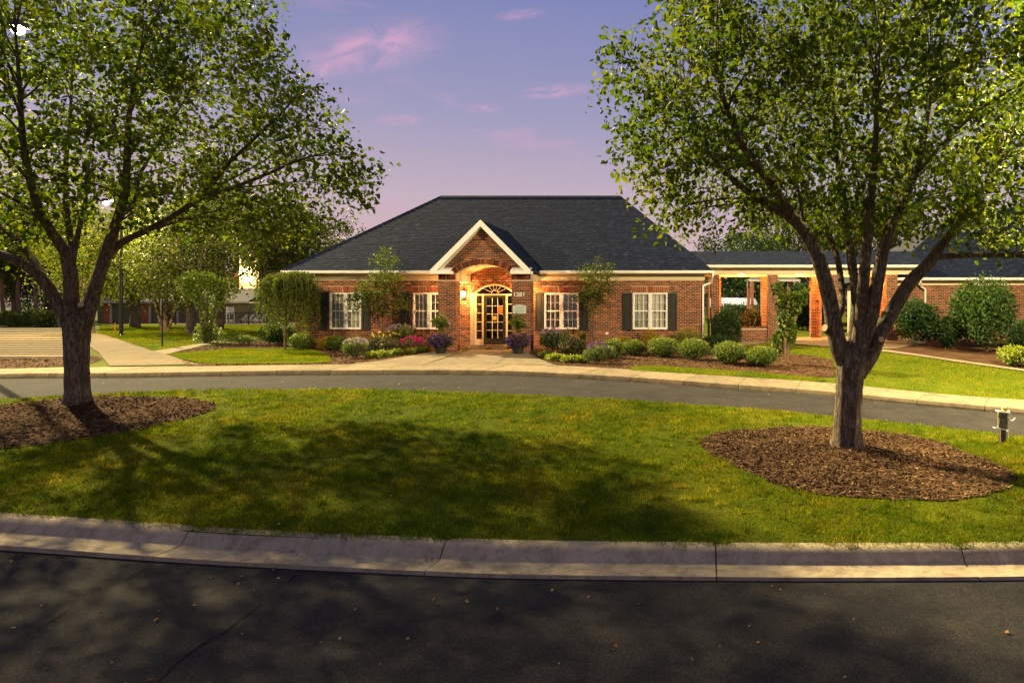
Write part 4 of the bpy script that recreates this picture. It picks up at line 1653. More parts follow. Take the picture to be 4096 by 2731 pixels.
def tube_arrays(path, radii, sides=8, rough=0.0, ridge=0):
    path = np.asarray(path, float)
    n = len(path)
    t = unit(np.gradient(path, axis=0))
    ref = np.array([0.13, 0.97, 0.2])
    b = unit(np.cross(t, ref))
    c = np.cross(t, b)
    ang = np.linspace(0, 2 * np.pi, sides, endpoint=False)
    rr = np.asarray(radii)[:, None] * np.ones((1, sides))
    if rough:
        prof = 1 + rough * (np.sin(ang * ridge + 1.3)[None, :] * 0.6 + RNG.normal(0, 0.5, (1, sides)))
        rr = rr * prof * (1 + RNG.normal(0, rough * 0.35, rr.shape))
    V = path[:, None, :] + (np.cos(ang)[None, :, None] * b[:, None, :] + np.sin(ang)[None, :, None] * c[:, None, :]) * rr[:, :, None]
    i = np.arange(n - 1)[:, None]
    j = np.arange(sides)[None, :]
    j2 = (j + 1) % sides
    Fc = np.stack([i * sides + j, i * sides + j2, (i + 1) * sides + j2, (i + 1) * sides + j], -1).reshape(-1, 4)
    return V.reshape(-1, 3), Fc


class Tubes:
    def __init__(self):
        self.V, self.F, self.n = [], [], 0

    def add(self, path, radii, sides=6, rough=0.0, ridge=0):
        V, Fc = tube_arrays(path, radii, sides, rough, ridge)
        self.V.append(V)
        self.F.append(Fc + self.n)
        self.n += len(V)

    def build(self, name, material, parent, kind=None):
        if not self.V:
            return None
        return np_mesh(name, np.vstack(self.V), np.vstack(self.F), material, parent, smooth=True, kind=kind)


def in_crown(p, ells):
    ok = np.zeros(len(p), bool)
    for (c, r) in ells:
        ok |= (((p - np.array(c)) / np.array(r)) ** 2).sum(1) < 1
    return ok


def sample_crown(n, ells, shell=0.55, cond=None):
    lo = np.min([np.array(c) - np.array(r) for c, r in ells], 0)
    hi = np.max([np.array(c) + np.array(r) for c, r in ells], 0)
    out = []
    cnt = 0
    while cnt < n:
        p = lo + RNG.random((n * 6, 3)) * (hi - lo)
        best = np.full(len(p), 9.0)
        for (c, r) in ells:
            best = np.minimum(best, (((p - np.array(c)) / np.array(r)) ** 2).sum(1))
        ok = best < 1
        ok &= RNG.random(len(p)) < (1 - shell) + shell * best.clip(0, 1)
        if cond is not None:
            ok &= cond(p)
        p = p[ok]
        out.append(p)
        cnt += len(p)
        if len(out) > 60:
            break
    return np.vstack(out)[:n]


def spread_points(n, cand):
    """best-candidate thinning so that branch ends do not bunch"""
    pts = [cand[0]]
    d = np.linalg.norm(cand - cand[0], axis=1)
    for _ in range(n - 1):
        i = int(np.argmax(d * (0.6 + 0.4 * RNG.random(len(d)))))
        pts.append(cand[i])
        d = np.minimum(d, np.linalg.norm(cand - cand[i], axis=1))
    return np.array(pts)


def grow(nodes, ndir, nrad, targets, tubes, rfac, rmin, rtip, sides, bend=0.35, below=1.6, n=7):
    """join every target to the best node by a bent tapering branch; returns the new nodes"""
    P_, D_, R_ = [], [], []
    for t in targets:
        dv = t - nodes
        dist = np.linalg.norm(dv, axis=1)
        cosv = (dv * ndir).sum(1) / (dist + 1e-6)
        cost = dist * (1.25 - 0.55 * cosv) + below * np.clip(-dv[:, 2], 0, None) * 0.4
        i = int(np.argmin(cost))
        a, L = nodes[i], dist[i]
        mid = a + ndir[i] * L * bend + (t - a) * 0.28 + RNG.normal(0, 0.04 * L, 3)
        s = np.linspace(0, 1, n)[:, None]
        path = (1 - s) ** 2 * a + 2 * s * (1 - s) * mid + s ** 2 * t
        path[1:-1] += RNG.normal(0, 0.012 * L, (n - 2, 3))
        r0 = max(rmin, min(nrad[i] * rfac, 0.012 * L + rmin))
        rad_ = r0 + (rtip - r0) * np.linspace(0, 1, n) ** 0.8
        tubes.add(path, rad_, sides)
        P_.append(path[1:])
        D_.append(unit(np.gradient(path, axis=0))[1:])
        R_.append(rad_[1:])
    return np.vstack(P_), np.vstack(D_), np.concatenate(R_)


def tree(name, base, trunk, limbs, ells, label, n2=60, n3=700, per=55, leaf=0.095, lmat='leaf_pear', bark='bark', group=None, cond=None, cluster=0.24,
         fine=True, category='tree', droop=0.5, sides=14, trunk_rough=0.0, tone=0.5, keep=None):
    """trunk: (points, radii); limbs: list of (points, radii)"""
    root = empty(name, tuple(base), label, category, group)
    nodes, nd_, nr_ = [], [], []
    tb = Tubes()
    p = catmull(trunk[0], 8)
    r = np.interp(np.linspace(0, 1, len(p)), np.linspace(0, 1, len(trunk[1])), trunk[1])
    tb.add(p, r, sides * 2 if trunk_rough else sides, trunk_rough, 7)
    nodes.append(p[len(p) // 2:])
    nd_.append(unit(np.gradient(p, axis=0))[len(p) // 2:])
    nr_.append(r[len(p) // 2:])
    tb.build('trunk', bark, root)
    for (q, rr) in limbs:
        tb = Tubes()
        p = catmull(q, 6)
        r = np.interp(np.linspace(0, 1, len(p)), np.linspace(0, 1, len(rr)), rr)
        tb.add(p, r, sides, trunk_rough * 0.8, 5)
        tb.build('limb', bark, root)
        k = len(p) // 4
        nodes.append(p[k:])
        nd_.append(unit(np.gradient(p, axis=0))[k:])
        nr_.append(r[k:])
    nodes, nd_, nr_ = np.vstack(nodes), np.vstack(nd_), np.concatenate(nr_)
    tw = Tubes()
    cand = sample_crown(n2 * 8, ells, 0.35, cond)
    t2 = spread_points(n2, cand)
    t2 = t2[np.argsort(np.linalg.norm(t2 - np.array(base), axis=1))]
    N2, D2, R2 = grow(nodes, nd_, nr_, t2, tw, 0.55, 0.010, 0.006, 6)
    an, ad_, ar = np.vstack([nodes, N2]), np.vstack([nd_, D2]), np.concatenate([nr_, R2])
    cand = sample_crown(n3 * 3, ells, 0.6, cond)
    t3 = spread_points(n3, cand) if n3 <= 1600 else cand[:n3]
    N3, D3, R3 = grow(an, ad_, ar, t3, tw, 0.4, 0.0045, 0.002, 3 if not fine else 4, n=5)
    tw.build('branches', bark, root)
    # leaves in loose clumps along and round the twig ends
    N3 = N3.reshape(n3, 4, 3)
    D3 = D3.reshape(n3, 4, 3)
    cnt = np.maximum(4, (per * (0.45 + 1.1 * RNG.random(n3))).astype(int))
    ti = np.repeat(np.arange(n3), cnt)
    u = RNG.random(len(ti)) ** 0.6
    seg = np.clip((u * 3).astype(int), 0, 2)
    f = (u * 3 - seg)[:, None]
    pos = N3[ti, seg] * (1 - f) + N3[ti, seg + 1] * f
    clus = cluster * (0.7 + 0.6 * RNG.random(n3))
    pos = pos + np.clip(RNG.normal(0, 1, pos.shape), -1.7, 1.7) * clus[ti][:, None] * np.array([1, 1, 0.8])
    size = leaf * (0.5 + 0.95 * RNG.random(len(pos)) ** 1.3)
    if keep is not None:
        kk = keep(pos)
        pos, size, ti = pos[kk], size[kk], ti[kk]
    clump_t = np.clip(RNG.normal(tone, 0.2, n3), 0, 1)
    tv = np.clip(clump_t[ti] + RNG.normal(0, 0.2, len(pos)), 0, 1)
    cen = np.mean([c for c, _ in ells], 0)
    outw = unit(pos - cen) * 0.5
    leaves('crown', pos, size, lmat, root, tv, outward=outw, droop=droop)
    return root


def q3(px, py, y):
    return np.array(P(px, py, y))


# ================================================================== THE TWO PEAR TREES ON THE ISLAND
# right hand tree: limbs follow the photograph, spread in depth as a round crown would
Y0 = TR.y
b = np.array(TR) + np.array([0, 0, -0.05])
tr_trunk = ([b, q3(3390, 1740, Y0), q3(3394, 1616, Y0), q3(3400, 1500, Y0), q3(3404, 1440, Y0), q3(3405, 1395, Y0), q3(3406, 1355, Y0)], [0.34, 0.24, 0.215, 0.22, 0.235, 0.19, 0.06])
tr_limbs = [
    ([q3(3396, 1470, Y0), q3(3357, 1393, Y0 - 0.05), q3(3318, 1196, Y0 - 0.2), q3(3286, 1071, Y0 - 0.3), q3(3241, 964, Y0 - 0.35), q3(3170, 875, Y0 - 0.4), q3(3054, 804, Y0 - 0.4), q3(2951, 735, Y0 - 0.4),
      q3(2860, 640, Y0 - 0.3), q3(2790, 540, Y0 - 0.2)], [0.15, 0.145, 0.125, 0.115, 0.10, 0.09, 0.065, 0.05, 0.035, 0.02]),
    ([q3(3190, 895, Y0 - 0.38), q3(3125, 795, Y0 - 0.6), q3(3054, 696, Y0 - 0.9), q3(2980, 600, Y0 - 1.2), q3(2911, 446, Y0 - 1.5), q3(2870, 300, Y0 - 1.7)], [0.08, 0.072, 0.06, 0.05, 0.035, 0.02]),
    ([q3(3406, 1450, Y0), q3(3411, 1393, Y0 + 0.1), q3(3424, 1196, Y0 + 0.35), q3(3406, 1036, Y0 + 0.7), q3(3384, 857, Y0 + 1.1), q3(3350, 640, Y0 + 1.6), q3(3330, 420, Y0 + 2.0)], [0.12, 0.10, 0.085, 0.078, 0.06, 0.045, 0.025]),
    ([q3(3420, 1420, Y0), q3(3440, 1304, Y0 - 0.1), q3(3455, 1125, Y0 - 0.4), q3(3464, 1018, Y0 - 0.6), q3(3480, 830, Y0 - 1.0), q3(3500, 620, Y0 - 1.4), q3(3510, 380, Y0 - 1.8)], [0.11, 0.10, 0.09, 0.08, 0.065, 0.05, 0.025]),
    ([q3(3425, 1430, Y0), q3(3448, 1370, Y0 - 0.05), q3(3484, 1268, Y0 - 0.2), q3(3518, 1080, Y0 - 0.4), q3(3554, 929, Y0 - 0.5), q3(3607, 820, Y0 - 0.5), q3(3680, 640, Y0 - 0.5), q3(3720, 420, Y0 - 0.3)],
     [0.14, 0.13, 0.115, 0.10, 0.085, 0.07, 0.05, 0.025]),
    ([q3(3425, 1490, Y0), q3(3478, 1420, Y0 + 0.1), q3(3518, 1330, Y0 + 0.2), q3(3575, 1232, Y0 + 0.3), q3(3643, 1125, Y0 + 0.4), q3(3714, 1054, Y0 + 0.5), q3(3775, 970, Y0 + 0.6), q3(3880, 830, Y0 + 0.9), q3(4000, 640, Y0 + 1.2)],
     [0.16, 0.14, 0.13, 0.12, 0.11, 0.10, 0.08, 0.055, 0.03]),
    ([q3(3735, 1030, Y0 + 0.52), q3(3860, 1022, Y0 + 0.3), q3(4000, 1022, Y0 + 0.1), q3(4140, 1020, Y0 - 0.1), q3(4300, 970, Y0 - 0.2)], [0.05, 0.045, 0.038, 0.03, 0.015]),
    ([q3(3350, 1280, Y0 - 0.15), q3(3370, 1190, Y0 + 0.3), q3(3340, 1000, Y0 + 1.0), q3(3250, 800, Y0 + 1.6), q3(3150, 560, Y0 + 2.2)], [0.06, 0.055, 0.05, 0.04, 0.02]),
]
k = F / Y0


def ell(px, py, dy, rx, rz, ry, y0):
    return (tuple(P(px, py, y0 + dy)), (rx, ry, rz))


ells_r = [ell(3420, 330, 0.4, 3.6, 2.4, 3.3, Y0), ell(2900, 420, 0.0, 2.0, 1.6, 2.2, Y0), ell(3950, 500, 0.2, 2.6, 1.75, 2.8, Y0), ell(3450, 720, 0.6, 2.9, 1.05, 2.6, Y0),
          ell(2780, 760, -0.1, 1.45, 0.75, 1.4, Y0), ell(3400, -60, 0.2, 3.1, 1.9, 3.0, Y0), ell(4250, 800, 0.4, 1.8, 0.9, 1.8, Y0)]


def cond_r(p):
    py = HZ - (p[:, 2] - CZ) * F / p[:, 1]
    px = XV + p[:, 0] * F / p[:, 1]
    low = np.interp(px, [2300, 2600, 2800, 3000, 3300, 3600, 3900, 4100, 4600], [600, 830, 980, 985, 960, 1000, 1000, 960, 900])
    left = np.interp(py, [-400, 0, 150, 350, 560, 640, 800, 960], [2700, 2520, 2400, 2390, 2470, 2380, 2560, 2690])
    return (py < low) & (px > left) & (p[:, 1] > 5.5)


tree('pear_tree', TR, tr_trunk, tr_limbs, ells_r, 'spreading pear tree with grey trunk in the mulch ring beside the small utility pedestal', 95, 1300, 45, 0.093, cond=cond_r,
     group='pear trees on the lawn island', trunk_rough=0.045, cluster=0.18)

Y0 = TL.y
b = np.array(TL) + np.array([0, 0, -0.05])
tl_trunk = ([b, q3(311, 1570, Y0), q3(308, 1470, Y0), q3(307, 1390, Y0), q3(308, 1300, Y0), q3(308, 1265, Y0), q3(308, 1230, Y0)], [0.37, 0.26, 0.245, 0.255, 0.29, 0.22, 0.06])
tl_limbs = [
    ([q3(296, 1330, Y0), q3(271, 1282, Y0 - 0.05), q3(222, 1201, Y0 - 0.1), q3(176, 1128, Y0 - 0.2), q3(110, 1069, Y0 - 0.3), q3(44, 1033, Y0 - 0.4), q3(-60, 990, Y0 - 0.5), q3(-220, 900, Y0 - 0.6), q3(-360, 780, Y0 - 0.6)],
     [0.16, 0.15, 0.135, 0.125, 0.11, 0.095, 0.075, 0.05, 0.03]),
    ([q3(180, 1130, Y0 - 0.2), q3(132, 1040, Y0 + 0.1), q3(73, 967, Y0 + 0.4), q3(0, 900, Y0 + 0.7), q3(-110, 780, Y0 + 1.1), q3(-180, 600, Y0 + 1.4)], [0.09, 0.085, 0.075, 0.065, 0.045, 0.02]),
    ([q3(292, 1320, Y0), q3(286, 1240, Y0 - 0.05), q3(282, 1113, Y0 - 0.15), q3(265, 1020, Y0 - 0.25), q3(245, 985, Y0 - 0.3), q3(198, 915, Y0 - 0.5), q3(160, 850, Y0 - 0.7), q3(115, 700, Y0 - 1.0), q3(91, 547, Y0 - 1.3),
      q3(77, 330, Y0 - 1.6), q3(63, 140, Y0 - 1.9)], [0.17, 0.16, 0.145, 0.13, 0.115, 0.10, 0.09, 0.075, 0.06, 0.04, 0.02]),
    ([q3(285, 1080, Y0 - 0.1), q3(290, 1000, Y0 + 0.2), q3(268, 857, Y0 + 0.6), q3(262, 680, Y0 + 1.0), q3(280, 480, Y0 + 1.4), q3(290, 260, Y0 + 1.8)], [0.08, 0.075, 0.065, 0.055, 0.04, 0.02]),
    ([q3(292, 1040, Y0), q3(318, 908, Y0 + 0.4), q3(340, 820, Y0 + 0.8), q3(352, 660, Y0 + 1.4), q3(400, 470, Y0 + 1.9)], [0.06, 0.055, 0.05, 0.04, 0.02]),
    ([q3(325, 1330, Y0), q3(347, 1270, Y0 - 0.05), q3(389, 1128, Y0 - 0.1), q3(433, 989, Y0 - 0.2), q3(469, 879, Y0 - 0.35), q3(499, 769, Y0 - 0.6), q3(508, 640, Y0 - 0.9), q3(520, 430, Y0 - 1.3), q3(560, 220, Y0 - 1.6)],
     [0.17, 0.155, 0.135, 0.12, 0.10, 0.085, 0.07, 0.045, 0.02]),
    ([q3(408, 1060, Y0 - 0.1), q3(440, 1010, Y0), q3(500, 962, Y0 + 0.1), q3(601, 915, Y0 + 0.2), q3(700, 860, Y0 + 0.2), q3(807, 793, Y0 + 0.2), q3(947, 745, Y0 + 0.1), q3(1073, 694, Y0), q3(1200, 640, Y0 - 0.1), q3(1310, 610, Y0 - 0.1)],
     [0.10, 0.095, 0.085, 0.075, 0.068, 0.06, 0.048, 0.04, 0.028, 0.015]),
    ([q3(790, 803, Y0 + 0.2), q3(830, 745, Y0 - 0.1), q3(905, 662, Y0 - 0.4), q3(996, 575, Y0 - 0.7), q3(1094, 485, Y0 - 1.0), q3(1190, 380, Y0 - 1.2)], [0.05, 0.045, 0.04, 0.034, 0.025, 0.014]),
    ([q3(470, 880, Y0 - 0.35), q3(540, 800, Y0 + 0.2), q3(560, 700, Y0 + 0.7), q3(640, 560, Y0 + 1.3), q3(740, 400, Y0 + 1.8)], [0.055, 0.05, 0.045, 0.035, 0.018]),
]
tl_trunk = (tl_trunk[0], [r * 0.75 for r in tl_trunk[1]])
tl_limbs = [(p_, [r * 0.78 for r in r_]) for p_, r_ in tl_limbs]
ells_l = [ell(330, 350, 0.2, 4.3, 2.9, 3.8, Y0), ell(900, 480, 0.0, 3.0, 2.3, 2.9, Y0), ell(1200, 690, 0.0, 1.85, 1.6, 1.9, Y0), ell(-150, 600, 0.2, 3.0, 2.3, 3.2, Y0), ell(350, -150, 0.2, 3.9, 2.3, 3.6, Y0),
          ell(720, 800, 0.3, 2.2, 0.9, 2.2, Y0), ell(-30, 900, -0.4, 2.0, 0.9, 1.6, Y0), ell(870, 120, 0.0, 1.5, 1.4, 1.8, Y0)]


def cond_l(p):
    py = HZ - (p[:, 2] - CZ) * F / p[:, 1]
    px = XV + p[:, 0] * F / p[:, 1]
    low = np.interp(px, [-400, 0, 130, 330, 520, 800, 1050, 1300, 1420, 1520], [1060, 1050, 1010, 880, 880, 930, 985, 960, 850, 720])
    right = np.interp(py, [-400, 30, 160, 240, 330, 450, 560, 640, 760, 900, 1000], [1030, 1110, 1090, 1110, 1270, 1365, 1395, 1490, 1490, 1410, 1320])
    return (py < low) & (px < right) & (p[:, 1] > 6.5)


def keep_l(p):                                          # gaps in the crown where the two lamp heads show
    py = HZ - (p[:, 2] - CZ) * F / p[:, 1]
    px = XV + p[:, 0] * F / p[:, 1]
    return ~((np.hypot((px - 70) / 52, (py - 118) / 42) < 1) | (np.hypot(px - 424, py - 815) < 36))


tree('pear_tree', TL, tl_trunk, tl_limbs, ells_l, 'tall broad pear tree with sawn limb stubs standing in the long mulch bed', 110, 1380, 36, 0.099, cond=cond_l, keep=keep_l,
     group='pear trees on the lawn island', trunk_rough=0.045, cluster=0.20)
pears = [o for o in COL.objects if o.name.startswith('pear_tree')]


def stub(root, c, d, r, L):
    c, d = Vector(c), Vector(d).normalized()
    s_ = MB()
    s_.cyl(c, c + d * L, r * 1.25, r, 12, False)
    st = s_.build('limb_stub', 'bark', root, smooth=True)
    s_ = MB()
    s_.cyl(c + d * (L - 0.02), c + d * (L + 0.004), r * 0.9, r * 0.86, 12)
    s_.build('sawn_face', 'cut_wood', st)


stub(pears[1], q3(330, 1235, TL.y - 0.06), (0.5, -0.7, 0.3), 0.055, 0.24)
stub(pears[0], q3(3335, 1330, TR.y - 0.05), (-0.75, -0.55, 0.35), 0.07, 0.22)
stub(pears[0], q3(3505, 1365, TR.y - 0.05), (0.3, -0.9, 0.25), 0.055, 0.15)

# ================================================================== GRASS, MULCH CHIPS, FALLEN LEAVES
def scatter(poly, density, exclude=(), fade=None):
    poly = np.asarray(poly)
    x0, y0 = poly.min(0)
    x1, y1 = poly.max(0)
    n = int((x1 - x0) * (y1 - y0) * density)
    x = x0 + RNG.random(n) * (x1 - x0)
    y = y0 + RNG.random(n) * (y1 - y0)
    # only what the photograph could see, with a margin for a step to the side
    px = XV + x * F / np.maximum(y, 0.5)
    ok = (y > 3) & (px > -900) & (px < 5000)
    if fade is not None:
        ok &= RNG.random(n) < fade(x, y)
    x, y = x[ok], y[ok]
    ok = inside(x, y, poly)
    for e in exclude:
        ok &= ~inside(x, y, e)
    return x[ok], y[ok]


def blades(name, polys, density, h, w, off, fade=None, exclude=()):
    xs, ys = [], []
    for p in polys:
        a, b_ = scatter(p, density, exclude, fade)
        xs.append(a)
        ys.append(b_)
    x, y = np.concatenate(xs), np.concatenate(ys)
    n = len(x)
    z = T(x, y) + off
    # patchy height: thin and thick places
    hp = 0.75 + 0.35 * np.sin(x * 1.7 + 2 * np.sin(y * 0.9)) * np.sin(y * 1.3 + 1.5 * np.sin(x * 0.7))
    hh = h * (0.5 + 0.8 * RNG.random(n)) * hp
    ww = w * (0.7 + 0.6 * RNG.random(n)) * np.sqrt(np.maximum(y, 5) / 8)
    an = RNG.random(n) * 2 * np.pi
    lean = RNG.normal(0, 0.55, (n, 2)) * hh[:, None]
    c, s = np.cos(an) * ww / 2, np.sin(an) * ww / 2
    V = np.stack([np.stack([x - c, y - s, z], 1), np.stack([x + c, y + s, z], 1), np.stack([x + lean[:, 0], y + lean[:, 1], z + hh], 1)], 1).reshape(-1, 3)
    Fc = np.arange(3 * n).reshape(-1, 3)
    return np_mesh(name, V, Fc, 'grass_blade', None, RNG.random(n), kind='stuff')


o = blades('grass', [ISL], 3000, 0.050, 0.010, 0.126, lambda x, y: np.clip(1.25 - 0.055 * y, 0.25, 1), (RING_R, RING_L))
setp(o, 'short patchy green and yellow grass on the lawn island', 'grass')
def tufts(poly, n_cl, exclude):
    cx_, cy_ = scatter(poly, n_cl, exclude)
    k_ = 26
    x = np.repeat(cx_, k_) + RNG.normal(0, 0.05, len(cx_) * k_)
    y = np.repeat(cy_, k_) + RNG.normal(0, 0.05, len(cx_) * k_)
    n = len(x)
    z = T(x, y) + 0.126
    hh = 0.075 * (0.5 + 0.7 * RNG.random(n))
    an = RNG.random(n) * 2 * np.pi
    lean = RNG.normal(0, 0.5, (n, 2)) * hh[:, None]
    c, s_ = np.cos(an) * 0.006, np.sin(an) * 0.006
    V = np.stack([np.stack([x - c, y - s_, z], 1), np.stack([x + c, y + s_, z], 1), np.stack([x + lean[:, 0], y + lean[:, 1], z + hh], 1)], 1).reshape(-1, 3)
    tc = np.repeat(np.where(RNG.random(len(cx_)) < 0.3, 0.9, 0.15), k_) + RNG.normal(0, 0.06, n)
    return np_mesh('grass_tufts', V, np.arange(3 * n).reshape(-1, 3), 'grass_blade', None, np.clip(tc, 0, 1), kind='stuff')


setp(tufts(ISL, 14, (RING_R, RING_L)), 'taller dark and straw coloured tufts in the lawn island', 'grass')
o = blades('grass', [PATCH, PATCH2], 1100, 0.055, 0.012, 0.13)
setp(o, 'mown grass in the small lawn patches beside the sidewalk', 'grass')
rl = gp([(3345, 1505), (3330, 1440), (3200, 1417), (3000, 1398), (2990, 1392), (3170, 1380), (3400, 1396), (3540, 1408), (3700, 1429), (3900, 1459), (4096, 1487), (4500, 1545), (4600, 1680), (4096, 1597), (3816, 1577), (3598, 1556), (3459, 1542), (3337, 1529)])
ll = gp([(395, 1330), (466, 1352), (540, 1378), (612, 1401), (660, 1394), (860, 1360), (960, 1350), (1080, 1345), (1080, 1300), (400, 1300)])
o = blades('grass', [rl, ll], 420, 0.055, 0.013, 0.10)
setp(o, 'yellow green grass of the lawns behind the sidewalk', 'grass')


def chips(name, polys, density, off, label, hf=None, exclude=(), size=0.05):
    X, Yv = [], []
    for p in polys:
        a, b_ = scatter(p, density, exclude)
        X.append(a)
        Yv.append(b_)
    x, y = np.concatenate(X), np.concatenate(Yv)
    n = len(x)
    stray = RNG.random(n) < 0.06
    x = x + stray * RNG.normal(0, 0.22, n)
    y = y + stray * RNG.normal(0, 0.22, n)
    z = T(x, y) + off + stray * 0.02
    if hf:
        for h_ in hf:
            z = z + h_(x, y)
    c = np.stack([x, y, z + RNG.random(n) * 0.012], 1)
    a = unit(np.stack([RNG.normal(size=n), RNG.normal(size=n), RNG.normal(0, 0.25, n)], 1))
    up = unit(np.stack([RNG.normal(0, 0.35, n), RNG.normal(0, 0.35, n), np.ones(n)], 1))
    b_ = unit(np.cross(up, a))
    L = (size * (0.4 + 1.0 * RNG.random(n)))[:, None]
    W = L * (0.16 + 0.2 * RNG.random(n))[:, None]
    V = np.stack([c - a * L / 2 - b_ * W / 2, c + a * L / 2 - b_ * W / 2, c + a * L / 2 + b_ * W / 2, c - a * L / 2 + b_ * W / 2], 1).reshape(-1, 3)
    t = np.clip(RNG.beta(1.4, 2.6, n), 0, 1)
    o = np_mesh(name, V, np.arange(4 * n).reshape(-1, 4), 'chip', None, t, kind='stuff')
    return setp(o, label, 'mulch')


chips('mulch_chips', [RING_R], 1500, 0.147, 'brown bark chips in the mulch ring under the pear tree beside the utility pedestal', [mound_r], size=0.055)
chips('mulch_chips', [RING_L], 900, 0.147, 'brown bark chips in the mulch bed under the pear tree with sawn stubs', [mound_l], size=0.06)
chips('mulch_chips', [bed_left, bed_right, bed_post], 130, 0.124, 'brown bark chips in the planting beds along the brick house', exclude=(PATCH,), size=0.08)


def fallen(pxs, off, size=0.05, spread=0.0):
    pos = []
    for (a, b_) in pxs:
        g_ = G(a, b_, 0.0)
        g_ = Vector((g_.x + random.gauss(0, spread), g_.y + random.gauss(0, spread), 0))
        pos.append((g_.x, g_.y, float(T(g_.x, g_.y)) + off + random.random() * 0.01))
    return pos


lp = fallen([(random.uniform(-300, 4300), 2330 + 420 * random.random() ** 1.4) for _ in range(48)], 0.008)
for (cx, cy, n, s) in ((575, 2178, 9, 0.07), (1735, 2236, 16, 0.06), (1210, 2216, 6, 0.08), (300, 2160, 12, 0.3), (700, 2190, 14, 0.25), (2600, 2262, 10, 0.25), (3700, 2266, 14, 0.25), (1000, 2290, 10, 0.25), (150, 2180, 8, 0.15)):
    for _ in range(n):
        lp += fallen([(cx, cy)], 0.014, spread=s)
for _ in range(90):                                     # along the gutter of the far kerb
    i = random.randrange(len(FR))
    d = random.uniform(0.05, 0.5)
    x, y = FR[i] - nr[i] * d
    lp.append((x, y, float(T(x, y)) + 0.01))
for _ in range(70):
    lp += fallen([(random.uniform(0, 2300), random.uniform(1500, 1555))], 0.01)
for _ in range(60):
    g_ = G(random.uniform(0, 4096), random.uniform(1600, 2120), 0.13)
    lp.append((g_.x, g_.y, g_.z + 0.045))
lp = np.array(lp)
o = leaves('fallen_leaves', lp, 0.022 + 0.03 * RNG.random(len(lp)), 'leaf_dry', None, kind='stuff', droop=0.0, spread=0.15, outward=unit(RNG.normal(size=(len(lp), 3)) * np.array([1, 1, 0.1])), face_up=4.0)
setp(o, 'dry brown and yellow leaves scattered over road, gutter and lawn', 'leaves')

